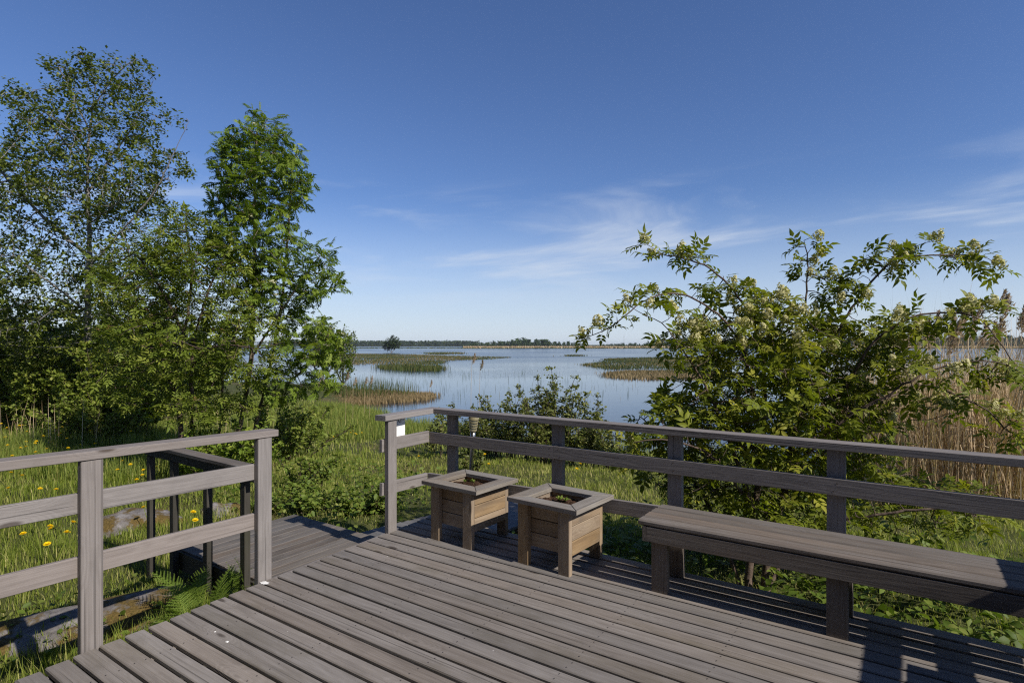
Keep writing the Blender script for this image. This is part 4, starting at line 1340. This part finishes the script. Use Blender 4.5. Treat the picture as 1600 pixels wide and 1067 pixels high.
herb('undergrowth', 'leafy ground cover below the bench and elder', 9000, lambda x, y: region_uv(.5, 6.5, .68, 2.6)(x, y), (-1, 8, 1.5, 8), .42, 1.0, 82, M['herb_leaf'], trif)
herb('undergrowth', 'creeping weeds round the rock beside the deck edge', 5200, lambda x, y: region_uv(-2.2, .3, -4.0, -.9)(x, y), (-6.5, 0, 1.6, 6), .16, .055, 83, M['herb_leaf'], leaf_simple())
herb('undergrowth', 'shrubby herbs on the slope before the reeds', 2600, lambda x, y: region_uv(2.0, 7, 2.0, 4.2)(x, y), (1, 12, 3, 12), .55, 1.0, 84, M['herb_leaf'], trif)

# dry stalks in the meadow edge
p = rand_ground(700, -16, -6, 12, 17, rg, lambda x, y: clump(x, y, .9) > .6)
blades('dry_stalks', p, rg.uniform(.5, 1.3, len(p)), rg.uniform(.007, .012, len(p)), rg.uniform(.05, .5, len(p)), rg, M['reed'], rg.random(len(p)), 'last year pale dry stalks at the meadow edge')

# rocks
def rock(label, c, s, seed, rot=0):
    rg = np.random.default_rng(seed)
    import bmesh
    bm = bmesh.new()
    bmesh.ops.create_icosphere(bm, subdivisions=4, radius=1)
    ph = rg.uniform(0, 6, 12)
    for v in bm.verts:
        p = np.array(v.co)
        n = .10 * math.sin(p[0] * 2.3 + ph[0]) + .09 * math.sin(p[1] * 3.1 + ph[1] + p[2] * 2) + .05 * math.sin(p[0] * 6 + p[1] * 5 + ph[2]) + .025 * math.sin(p[2] * 11 + p[0] * 9 + ph[3])
        v.co = Vector(p * (1 + n))
        v.co.z = math.copysign(abs(v.co.z) ** .8, v.co.z)
    me = bpy.data.meshes.new('rock'); bm.to_mesh(me); bm.free()
    me.transform(Matrix.Diagonal((*s, 1)))
    o = link('rock', me, M['rock'], smooth=True)
    o.location = c; o.rotation_euler = (0, 0, rot)
    tag(o, label, 'rock')
    return o
rock('long flat lichen-grey rock lying below the railing at the deck edge', (-3.05, 4.35, -.53), (.92, .34, .17), 5, R(32))
rock('mossy brown boulder in the grass behind the handrail posts', (-4.35, 6.75, -.62), (.50, .35, .30), 6, R(10))
rock('grey boulder against the herbs behind the handrail', (-3.45, 6.9, -.68), (.34, .25, .36), 7, 0)
rock('small dark mossy stone beneath the bench by the elder stems', (1.02, 4.33, -.50), (.26, .16, .22), 8, 0)

# ferns
def frond_template(seed):
    rd = random.Random(seed)
    Vs, F3, n = [], [], 0
    np_ = 17
    for i in range(np_):
        t = .12 + .86 * i / (np_ - 1)
        x = t; z = .55 * t - .62 * t * t
        l = .27 * math.sin(math.pi * min(1, (t * .93 + .14))) ** .8 + .015
        for s in (-1, 1):
            a = math.radians(68 - 20 * t) + rd.uniform(-.1, .1)
            ca, sa = math.cos(a), math.sin(a)
            mm = max(2, int(l / .022))
            for jx in range(mm):
                q0 = l * jx / mm; q1 = l * (jx + 1) / mm
                wl = .030 * (1 - .8 * jx / mm) * (l / .27) ** .5 + .004
                for ss in (-1, 1):
                    def pt(q, off):
                        return np.array([x + ca * q - sa * off * ss * s * 0 + off * ss * sa, s * (sa * q) - s * off * ss * ca, z - .12 * q + .25 * abs(off)])
                    Vs += [pt(q0, 0), pt(q1 * .98, 0), pt((q0 + q1) / 2 + .006, wl)]
                    F3 += [[n, n + 1, n + 2]]
                    n += 3
    # rachis
    pr = None
    for i in range(7):
        t = i / 6
        c = np.array([t, 0, .55 * t - .62 * t * t]); w = .007 * (1 - t * .8)
        Vs += [c + np.array([0, -w, 0]), c + np.array([0, w, 0])]
        if i: F3 += [[n - 2, n - 1, n + 1], [n - 2, n + 1, n]]
        n += 2
    return np.array(Vs), [np.array(F3)]
fts = [frond_template(i) for i in range(3)]
fms = []
for tv, tf in fts:
    me = npmesh('frond', tv, tf, np.clip(rng.normal(.5, .15, len(tv)), 0, 1)); me.materials.append(M['fern']); fms.append(me)
def fern(label, loc, nf, ln, seed, az0=None, tilt=.5):
    rg = np.random.default_rng(seed)
    t = thing('fern', label, 'fern', loc)
    for i in range(nf):
        a = (2 * math.pi * i / nf + rg.normal(0, .25)) if az0 is None else az0 + rg.normal(0, .35)
        o = bpy.data.objects.new('frond', fms[i % 3]); COL.objects.link(o); o.parent = t
        o.rotation_euler = (rg.normal(0, .2), -rg.uniform(tilt * .5, tilt * 1.5), a)
        s = ln * rg.uniform(.7, 1.1)
        o.scale = (s, s, s)
    return t
fern('bright green fern clump at the foot of the handrail post', (-2.36, 4.22, -.45), 10, .46, 1, tilt=.95)
fern('pale fern leaning over the flat rock toward the deck edge', (-2.22, 3.92, -.44), 8, .44, 2, tilt=.75)
fern('curled young fern beside the landing fascia', (-2.06, 4.28, -.44), 5, .46, 3, tilt=1.25)
fern('single fern frond curling up against the rail end post', (-1.95, 3.80, -.28), 3, .48, 4, az0=R(25), tilt=1.0)

# leafy grass tufts at the deck edge
p = rand_ground(9000, -3.4, -1.6, 2.6, 4.4, rg, lambda x, y: region_uv(-.75, .2, -2.6, -1.0)(x, y))
blades('edge_grass', p, rg.uniform(.12, .34, len(p)), rg.uniform(.005, .009, len(p)), rg.uniform(.2, .8, len(p)), rg, M['grass'], np.clip(rg.beta(2, 3, len(p)) + .05, 0, 1), 'lush green grass growing up at the deck edge')

# ---------------------------------------------------------------- dandelions
def dandelion_mesh(seed, h):
    rg = np.random.default_rng(seed)
    Vs, F, n, mi = [], [], 0, []
    # stem
    for i in range(5):
        an = i * 2 * math.pi / 5
        for zz, r_ in ((0, .003), (h, .0025)):
            Vs.append([r_ * math.cos(an), r_ * math.sin(an), zz])
    for i in range(5):
        F.append((2 * i, 2 * ((i + 1) % 5), 2 * ((i + 1) % 5) + 1, 2 * i + 1)); mi.append(1)
    n = 10
    for ring, (rr, zz, up_) in enumerate(((.024, .004, .1), (.019, .010, .3), (.012, .014, .7))):
        m = 14 - 3 * ring
        for i in range(m):
            a = 2 * math.pi * (i + .5 * ring) / m
            c, s = math.cos(a), math.sin(a)
            w = .0045
            Vs += [[-s * w * .5, c * w * .5, h], [s * w * .5, -c * w * .5, h], [c * rr + s * w, s * rr - c * w, h + zz], [c * rr - s * w, s * rr + c * w, h + zz]]
            F.append((n, n + 1, n + 2, n + 3)); mi.append(0); n += 4
    me = pymesh('dandelion', Vs, F)
    me.materials.append(M['dandelion']); me.materials.append(M['grass'])
    me.polygons.foreach_set('material_index', np.array(mi, dtype=np.int32))
    a = me.attributes.new('tint', 'FLOAT', 'POINT')
    a.data.foreach_set('value', rg.random(len(Vs)).astype(np.float32))
    return me
dms = [dandelion_mesh(i, .16 + .05 * i) for i in range(4)]
near_px = [(9, 834, 'yellow dandelion nearest the left border'), (42, 836, 'dandelion alone right of the border one'), (53, 817, 'dandelion topmost in the near cluster left of the post'), (62, 824, 'dandelion just under the topmost of the near cluster'), (69, 827, 'dandelion in the middle of the near cluster'), (90, 819, 'dandelion highest at the right of the near cluster'), (94, 838, 'dandelion right of the near cluster, by the post'), (78, 859, 'lowest big dandelion left of the post'), (86, 854, 'dandelion just above the lowest one by the post'), (94, 848, 'dandelion between the post and the lowest pair'), (296, 812, 'big dandelion between the handrail posts'), (302, 822, 'dandelion under the big one between the handrail posts'), (235, 804, 'dandelion left of the first dark handrail post')]
far_px = [(12, 672), (24, 664), (4, 668), (32, 659), (40, 672), (11, 687), (97, 674), (116, 670), (94, 686), (64, 694), (83, 698), (107, 693), (64, 702), (50, 697), (38, 694), (167, 666), (176, 662), (197, 667), (120, 638), (100, 644), (143, 638), (177, 632), (80, 641), (101, 635), (122, 637), (215, 672), (164, 640), (172, 644), (180, 640), (150, 626), (60, 655), (18, 645),
          (184, 720), (208, 735), (227, 747), (236, 727), (195, 725), (548, 684), (557, 680), (563, 679), (553, 681), (543, 687), (528, 696), (593, 716), (656, 728), (764, 729), (765, 742), (896, 742), (900, 747), (905, 742), (70, 712), (30, 705), (140, 690), (150, 702), (200, 690), (20, 730), (55, 745), (35, 640), (70, 650), (90, 662), (110, 655), (130, 650), (148, 656), (8, 655), (45, 683), (28, 676), (88, 690), (120, 700), (135, 676), (75, 672), (158, 682), (186, 655), (12, 700), (44, 708), (66, 728), (30, 750), (12, 760), (90, 735), (105, 722), (190, 745), (230, 738), (250, 735), (215, 755), (60, 770), (20, 785), (90, 780)]
def on_ground(x, y):
    lo, hi = 3.0, 60.0
    for _ in range(50):
        dd = (lo + hi) / 2
        q = px(x, y, dd)
        if q[2] > float(gz(q[0], q[1])) + .17: lo = dd
        else: hi = dd
    return px(x, y, lo)
for x, y, lab in near_px:
    q = on_ground(x, y)
    o = bpy.data.objects.new('dandelion', dms[random.randrange(4)]); COL.objects.link(o)
    o.location = (q[0], q[1], float(gz(q[0], q[1])))
    o.rotation_euler = (random.uniform(-.35, .2), random.uniform(-.3, .3), random.uniform(0, 6))
    o.scale = (1.25,) * 3
    tag(o, lab, 'dandelion', 'dandelions near the deck')
for x, y in far_px:
    q = on_ground(x, y)
    if not free(q[0], q[1]): continue
    o = bpy.data.objects.new('dandelion', dms[random.randrange(4)]); COL.objects.link(o)
    o.location = (q[0], q[1], float(gz(q[0], q[1])) + .04)
    o.rotation_euler = (random.uniform(-.3, .1), random.uniform(-.3, .3), random.uniform(0, 6))
    o.scale = (1.2,) * 3
    if x < 125 and y < 660: lab, gr = 'tiny dandelion at the far end of the meadow by the thicket', 'dandelions by the thicket'
    elif x < 125: lab, gr = 'yellow dandelion in the meadow above the left railing', 'dandelions above the left railing'
    elif x < 225 and y < 715: lab, gr = 'small dandelion in the shaded grass under the trees', 'dandelions under the trees'
    elif x < 300: lab, gr = 'dandelion in the grass behind the railing middle board', 'dandelions behind the railing boards'
    elif x < 600: lab, gr = 'small dandelion in the grass between rowan and end post', 'dandelions between rowan and end post'
    elif x < 780: lab, gr = 'dandelion on the lawn behind the corner planter', 'dandelions behind the corner planter'
    else: lab, gr = 'dandelion in the lawn patch left of the elder', 'dandelions left of the elder'
    tag(o, lab, 'dandelion', gr)

# ---------------------------------------------------------------- reeds
def reed_strip(n, rg):
    # bent stalk strip with 3 segments
    t = np.array([[0, -.5, 0], [0, .5, 0], [.02, -.45, .35], [.02, .45, .35], [.07, -.35, .7], [.07, .35, .7], [.16, 0, 1]])
    f = [np.array([[0, 1, 3, 2], [2, 3, 5, 4]]), np.array([[4, 5, 6]])]
    return t, f
rg = np.random.default_rng(16)
def reed_region(x, y):
    u, v = to_uv(x, y)
    return (x > .60 * y - .3 + .5 * np.sin(y * .9)) & (y > 7.4 + .4 * np.sin(x * 1.7)) & (y < 17)
x = rg.uniform(4, 21, 64000); y = rg.uniform(7, 17, 64000)
ok = reed_region(x, y) & inview(x, y, .40)
ok &= rg.random(len(x)) < np.clip(1.25 - (y - 7.4) / 11, .25, 1)
x, y = x[ok], y[ok]
pts = np.stack([x, y, np.maximum(gz(x, y), WATER) - .03], -1)
n = len(pts)
hh = rg.uniform(1.3, 2.45, n) * np.where(rg.random(n) < .12, 1.3, 1)
t_, f_ = reed_strip(1, rg)
ang = rg.random(n) * 6.283
d = np.stack([np.cos(ang), np.sin(ang), rg.normal(0, .10, n)], -1)
upn = np.stack([rg.normal(0, .12, n), rg.normal(0, .12, n), np.ones(n)], -1)
o = link('reed_bed', scatter_mesh('reed_bed', t_, f_, frames(d, upn), pts, np.stack([hh * rg.uniform(.3, 1.6, n), rg.uniform(.007, .013, n), hh], -1), np.clip(rg.beta(2, 2, n), 0, 1)), M['reed'])
tag(o, 'dense bed of dry straw-brown reeds right of the elder', kind='stuff')
n2 = 9000
j = rg.integers(0, n, n2)
d = norm(np.stack([rg.normal(size=n2), rg.normal(size=n2), rg.uniform(.1, 1.3, n2)], -1))
lp = pts[j] + np.stack([np.zeros(n2), np.zeros(n2), hh[j] * rg.uniform(.1, .85, n2)], -1)
tl = np.array([[0, -.5, 0], [0, .5, 0], [.5, -.4, .02], [.5, .4, .02], [1, 0, -.12]])
o = link('reed_litter', scatter_mesh('reed_litter', tl, [np.array([[0, 1, 3, 2]]), np.array([[2, 3, 4]])], frames(d, rg.normal(size=(n2, 3))), lp, np.stack([rg.uniform(.15, .45, n2), rg.uniform(.008, .015, n2), np.full(n2, .3)], -1), rg.beta(2, 2, n2)), M['reed'])
tag(o, 'broken dry reed leaves caught among the stalks', kind='stuff')

def plume_template(seed, rg):
    V, F, n = [], [], 0
    for i in range(170):
        t = rg.random() ** .8
        r_ = .22 * math.sin(math.pi * min(1, t * .85 + .12)) * (1 - .4 * t)
        p = np.array([.30 * t + abs(rg.normal(0, r_)) * .8, rg.normal(0, r_ * .6), t])
        dd = norm(np.array([.5 + rg.normal(0, .2), rg.normal(0, .4), .6 + rg.normal(0, .3)]))
        s = norm(np.cross(dd, rg.normal(size=3))) * .034
        e = p + dd * .19
        V += [p - s, p + s, e]; F.append([n, n + 1, n + 2]); n += 3
    return np.array(V), [np.array(F)]
pms = []
for i in range(3):
    tv, tf = plume_template(i, np.random.default_rng(200 + i))
    me = npmesh('plume', tv, tf, np.random.default_rng(i).random(len(tv))); me.materials.append(M['plume']); pms.append(me)
def lone_reed(label, x, ytip, d, plume=.26, lean=.03, group=None, ybase=None):
    tip = px(x, ytip, d)
    zb = max(float(gz(tip[0], tip[1])), WATER) - .05
    b = np.array([tip[0] - lean * (tip[2] - zb), tip[1], zb])
    t = thing('reed', label, 'reed', tuple(b), group)
    top = tip - np.array([0, 0, plume])
    Pn = np.array([b, b + (top - b) * .33 + np.array([.01, 0, 0]), b + (top - b) * .66, top, tip - np.array([0, 0, plume * .3])])
    link('stalk', tubes('stalk', Pn, np.array([-1, 0, 1, 2, 3]), np.array([.005, .005, .004, .003, .002]), 4), M['reed'], t)
    t.children[0].data.attributes.new('tint', 'FLOAT', 'POINT').data.foreach_set('value', np.full(len(t.children[0].data.vertices), .6, dtype=np.float32))
    o = bpy.data.objects.new('plume', random.choice(pms)); COL.objects.link(o); o.parent = t
    o.location = Vector(top - b); o.rotation_euler = (0, 0, random.uniform(-.6, .6)); o.scale = (plume * .9, plume * .9, plume)
# tall plumed reeds against the far shore at the right
tall = [(1394, 502), (1416, 512), (1432, 500), (1438, 503), (1446, 516), (1454, 498), (1461, 487), (1476, 494), (1484, 503), (1492, 488), (1499, 484), (1508, 462), (1521, 470), (1530, 510), (1541, 505), (1558, 455), (1563, 462), (1588, 478), (1596, 484), (1404, 520), (1512, 500), (1480, 520), (1548, 500)]
for i, (x, y) in enumerate(tall):
    if y < 460: lab = 'tallest plumed reed at the right, standing above the elder arm'
    elif x < 1450: lab = 'dry plumed reed in the group nearest the elder, above the far water'
    elif x < 1515: lab = 'dry plumed reed in the middle group between two elder arms'
    else: lab = 'dry plumed reed near the right border, beyond the elder arm'
    lone_reed(lab, x, y, random.uniform(8.3, 10.2), random.uniform(.30, .42), random.uniform(-.02, .08), ('plumed reeds nearest the elder' if x < 1450 else 'plumed reeds between the elder arms' if x < 1515 else 'plumed reeds at the right border'))
for x, y, d, lab in [(737, 553, 17, 'tall plumed reed alone before the lake, left of a pair'), (750, 563, 17, 'plumed reed just right of the tall lone one before the lake'), (541, 582, 21, 'brown reed head beside the bank at the rowan'), (552, 590, 21, 'brown reed head right of the rowan, lower of two'), (570, 589, 23, 'slim brown reed over the sedge bank'), (578, 588, 23, 'slim brown reed second over the sedge bank'), (671, 594, 24, 'lone brown reed at the tip of the sedge bank')]:
    lone_reed(lab, x, y, d, .30, .02)

# ---------------------------------------------------------------- sedge beds in the lake
def sedge(label, poly, n, h, w, mat, seed, name='sedge_bed', tb=0.0, thin=1.0):
    """poly: photo-pixel outline on the water"""
    rg = np.random.default_rng(seed)
    pts = np.array([px(x, y, (CAMH - WATER) * 895 / (y - 538))[:2] for x, y in poly])
    lo, hi = pts.min(0), pts.max(0)
    out = []
    while sum(len(o_) for o_ in out) < n:
        c = rg.uniform(lo, hi, (n * 2, 2))
        ins = np.zeros(len(c), bool)
        jn = len(pts) - 1
        for i in range(len(pts)):
            xi, yi = pts[i]; xj, yj = pts[jn]
            cnd = ((yi > c[:, 1]) != (yj > c[:, 1])) & (c[:, 0] < (xj - xi) * (c[:, 1] - yi) / (yj - yi + 1e-12) + xi)
            ins ^= cnd; jn = i
        k_ = 18.0 / max(hi - lo)
        keep = ins & (rg.random(len(c)) < np.clip(.35 + 1.1 * (clump(c[:, 0] * k_ * 1.3, c[:, 1] * k_ * .8)), 0, 1) * thin)
        out.append(c[keep])
        if len(out) > 30: break
    c = np.concatenate(out)[:n]
    dd_ = c[:, 1:2]
    c = c + rg.normal(0, 1, c.shape) * np.array([.012, .022]) * dd_ * (rg.random((len(c), 1)) ** 2)
    p = np.concatenate([c, np.full((len(c), 1), WATER - .05)], 1)
    q = clump(c[:, 0] * .11, c[:, 1] * .07)
    hh = rg.uniform(.55, 1.1, len(c)) * h
    o = blades(name, p, hh, w * rg.uniform(.7, 1.3, len(c)), rg.uniform(.05, .5, len(c)), rg, mat, np.clip(rg.beta(2, 2.2, len(c)) + (q - .5) * .5 + tb, 0, 1), label)
    return o
sedge('long green sedge bed in the lake below the small island tree', [(480, 556), (560, 553), (640, 554), (700, 556), (800, 558.5), (770, 561), (700, 563.5), (690, 569), (650, 571), (560, 570), (480, 572)], 26000, .34, .10, M['sedge'], 1, thin=.75, tb=.14)
sedge('narrow sedge strip just before the long sedge bed', [(588, 573), (640, 573), (692, 574), (688, 580), (640, 580), (600, 577)], 2600, .7, .07, M['sedge'], 2, tb=-.1)
sedge('green sedge bed beside the flowering elder', [(908, 570), (940, 566), (945, 561), (1000, 559), (1120, 558), (1160, 570), (1100, 578), (1000, 576), (950, 578)], 16000, .38, .09, M['sedge'], 3, tb=.08)
sedge('straw-brown sedge bed in front of the green one by the elder', [(940, 584), (980, 580), (1100, 579), (1160, 584), (1120, 592), (1000, 593), (950, 590)], 8000, .36, .07, M['sedge_dry'], 4, tb=.0)
sedge('brown flattened sedge bank near the shore left of the railing corner', [(500, 622), (545, 612), (600, 613), (640, 616), (682, 617), (676, 624), (640, 628), (560, 634), (480, 640)], 15000, .35, .035, M['sedge_dry'], 5, tb=.2)
sedge('upright green rushes on the near sedge bank', [(500, 618), (560, 608), (620, 612), (660, 616), (640, 622), (540, 628)], 700, 1.3, .03, M['sedge'], 6, tb=-.1)
sedge('thin rushes standing in the open water', [(560, 582), (700, 576), (800, 580), (960, 590), (1010, 600), (1000, 640), (900, 640), (700, 630), (600, 600)], 420, .55, .018, M['sedge'], 7, tb=-.2)
sedge('sparse sedge tufts far out on the lake', [(660, 551.5), (720, 551), (725, 553.5), (670, 554)], 1200, .6, .15, M['sedge'], 8)
sedge('flat sedge streak far out before the elder', [(882, 555.6), (912, 555.4), (910, 556.6), (884, 556.6)], 350, .5, .15, M['sedge'], 9)
# reed belt along the far shore
rg = np.random.default_rng(17)
n = 38000
x = rg.uniform(-42, 950, n); y = 505 + rg.uniform(-16, 16, n) + 5 * np.sin(x * .05)
p = np.stack([x, y, np.full(n, WATER)], -1)
blades('far_reed_belt', p, rg.uniform(1.3, 2.3, n), rg.uniform(.4, .8, n), rg.uniform(.05, .3, n), rg, M['reed'], np.clip(rg.beta(2, 2, n), 0, 1), 'pale reed belt along the far shore')
n = 12000
x = rg.uniform(-330, 950, n); y = 482 + rg.uniform(-6, 6, n) + 6 * np.sin(x * .03)
blades('far_green_rushes', np.stack([x, y, np.full(n, WATER)], -1), rg.uniform(.5, 1.1, n), rg.uniform(.4, .8, n), rg.uniform(.05, .3, n), rg, M['sedge'], np.clip(rg.beta(2, 3, n) - .1, 0, 1), 'green rushes edging the far reed belt')

# ---------------------------------------------------------------- far woods
def far_wood(name, label, x0, x1, y0, y1, n, hlo, hhi, seed, prof=None):
    rg = np.random.default_rng(seed)
    V, T = [], []
    xs = rg.uniform(x0, x1, n); ys = y0 + (y1 - y0) * rg.random(n) ** 1.5
    for x, y in zip(xs, ys):
        h = rg.uniform(hlo, hhi) * (prof(x) if prof else 1)
        con = rg.random() < .55
        m = 64
        t = rg.random(m) ** .8
        R_ = (h * .24 * (1.02 - t)) + .3 if con else h * .42 * np.sqrt(np.clip(1 - (t * 1.6 - .75) ** 2, .02, 1))
        a = rg.random(m) * 6.283; rr = R_ * np.sqrt(rg.random(m))
        c = np.stack([x + rr * np.cos(a), y + rr * np.sin(a), WATER + .4 + h * (t * .95 + .04)], -1)
        s = h * (.10 if con else .12)
        tri = c[:, None] + rg.normal(0, s, (m, 3, 3)) * np.array([1, 1, .7])
        V.append(tri.reshape(-1, 3)); T.append(np.repeat(np.clip(rg.normal(.4 if con else .6, .15) + rg.normal(0, .12, m), 0, 1), 3))
    V = np.concatenate(V); T = np.concatenate(T)
    F = np.arange(len(V)).reshape(-1, 3)
    o = link(name, npmesh(name, V, [F], T), M['far_leaf'])
    tag(o, label, kind='stuff')
HPX = [-46, -25, 0, 19, 44, 63, 82, 100, 125, 145, 163, 250, 375, 500, 620]
HPH = [.30, .75, .85, 1.1, .85, .45, .28, .42, .5, .8, 1.05, .95, 1.05, 1.25, 1.25]
def hp(x):
    return float(np.interp(x, HPX, HPH)) * (.82 + .18 * math.sin(x * .19) * math.sin(x * .07 + 1))
far_wood('far_wood', 'wooded far shore behind the pale reed belt', -46, 950, 530, 640, 2200, 5.0, 10.5, 1, hp)
far_wood('far_wood', 'distant low wood at the left end of the lake', -420, -60, 945, 1080, 900, 6.5, 9.5, 2)

# small island tree, shore tree
def puff_tree(name, label, base, h, rx, n, seed, leaf, mat, low=.15, ragged=.4):
    rg = np.random.default_rng(seed)
    base = np.array(base, float)
    lines = [[base, base + np.array([0, 0, h * .35]), base + np.array([rx * .1, 0, h * .7]), base + np.array([0, 0, h])],
             [base, base + np.array([rx * .4, 0, h * .35]), base + np.array([rx * .7, 0, h * .55])], [base, base + np.array([-rx * .4, 0, h * .35]), base + np.array([-rx * .6, 0, h * .6])]]
    att = np.concatenate([ell(base + np.array([rg.uniform(-.45, .45) * rx, rg.uniform(-.4, .4) * rx, h * rg.uniform(low + .15, .8)]), (rx * .5, rx * .5, h * .24), 40, rg) for _ in range(9)])
    return make_tree(name, label, 'tree', base, lines, att, h * .05, h, h * .05, h * .003, M['alder_bark'], mat, lite, n, leaf, h * .012, seed, jit=h * .03, iters=40)
q = px(612, 551, (CAMH - WATER) * 895 / 13.2)
puff_tree('island_tree', 'small lone tree on a sedge islet far out in the lake', (q[0], q[1], WATER), 7.0, 4.8, 14, 301, .42, M['far_leaf'])
q = px(536, 556, 46)
puff_tree('shore_tree', 'slim dark tree on the wooded point right of the rowan', (q[0], q[1], float(gz(q[0], q[1]))), 4.6, 1.6, 12, 302, .20, M['alder_leaf'])
q = px(505, 556, 50)
puff_tree('shore_tree', 'broader tree at the shore, half hidden by the rowan', (q[0], q[1], float(gz(q[0], q[1]))), 5.4, 2.4, 12, 303, .22, M['alder_leaf'])

mast = thing('radio_mast', 'thin radio mast above the far wood', 'mast', (600 * 175 / 895, 600, WATER + .4))
link('lattice', tubes('lattice', np.array([[117.3, 600, WATER + .4], [117.3, 600, 6.], [117.3, 600, 13.5]]), np.array([-1, 0, 1]), np.array([.14, .14, .08]), 4), M['mast'], mast)

# ---------------------------------------------------------------- small things
def sprouts(labels, group, Q, spots, seed):
    rg = np.random.default_rng(seed)
    for (a, b, k_, s), lab in zip(spots, labels):
        c = np.array(Q(a, b, .418))
        P_ = np.repeat(c[None], k_, 0) + rg.normal(0, .002, (k_, 3)) + np.array([0, 0, .006])
        D_ = norm(np.stack([rg.normal(size=k_), rg.normal(size=k_), np.full(k_, .8)], -1))
        me = scatter_mesh('seedling', *leaf_simple(), frames(D_, np.tile([0, 0, 1.], (k_, 1)) + rg.normal(0, .3, (k_, 3))), P_ - c, s * rg.uniform(.7, 1.2, k_), rg.uniform(.6, 1, k_))
        o = link('seedling', me, M['fern'], loc=tuple(c))
        tag(o, lab, 'seedling', group)
sprouts(['front green seedling in the planter nearer the corner', 'back green seedling in the planter nearer the corner', 'bushiest green seedling in the planter nearer the corner'], 'seedlings in the corner planter', QP1, [(-.10, .05, 5, .035), (-.04, .10, 4, .03), (-.085, .12, 6, .032)], 1)
sprouts(['pale seedling at the left in the planter by the bench', 'pale seedling at the right in the planter by the bench'], 'seedlings in the bench-side planter', QP2, [(-.045, .06, 4, .04), (0, .065, 5, .04)], 2)
def smear(label, u, v, s, seed, z=.0012):
    rg = np.random.default_rng(seed)
    vs, fs = [], []
    c = W(u, v, z)
    m = 18
    for i in range(m):
        a = 2 * math.pi * i / m
        r_ = s * (.6 + .5 * rg.random())
        vs.append(c + U2 * math.cos(a) * r_ * 1.2 + V2 * math.sin(a) * r_ * .7)
    vs.append(c + Vector((0, 0, .004)))
    for i in range(m): fs.append((i, (i + 1) % m, m))
    o = link('bird_dropping', pymesh('bird_dropping', vs, fs), M['white'])
    tag(o, label, 'dropping')
smear('white bird dropping on the deck at the foot of the rail end post', .085, -1.185, .035, 1)
smear('small white speck on the middle planks of the deck', .62, -1.74, .012, 2)
smear('white bird speck on the deck nearer the left edge', .46, -1.72, .008, 3)

# ---------------------------------------------------------------- thin summer haze over the lake
hz = quadbox('haze', None, (0, 1600, 5.2), (1, 0, 0), (0, 1, 0), (0, 0, 1), 6600, 4000, 19.6, None)
hz['kind'] = 'stuff'
hz['label'] = 'faint summer haze over the lake'
m = bpy.data.materials.new('haze'); m.use_nodes = True
m.node_tree.nodes.clear()
pv = N(m.node_tree, 'ShaderNodeVolumePrincipled')
pv.inputs['Color'].default_value = (.86, .92, 1.0, 1)
pv.inputs['Density'].default_value = .00014
pv.inputs['Anisotropy'].default_value = .2
ho = N(m.node_tree, 'ShaderNodeOutputMaterial')
L(m.node_tree, pv.outputs[0], ho.inputs['Volume'])
hz.data.materials.append(m)
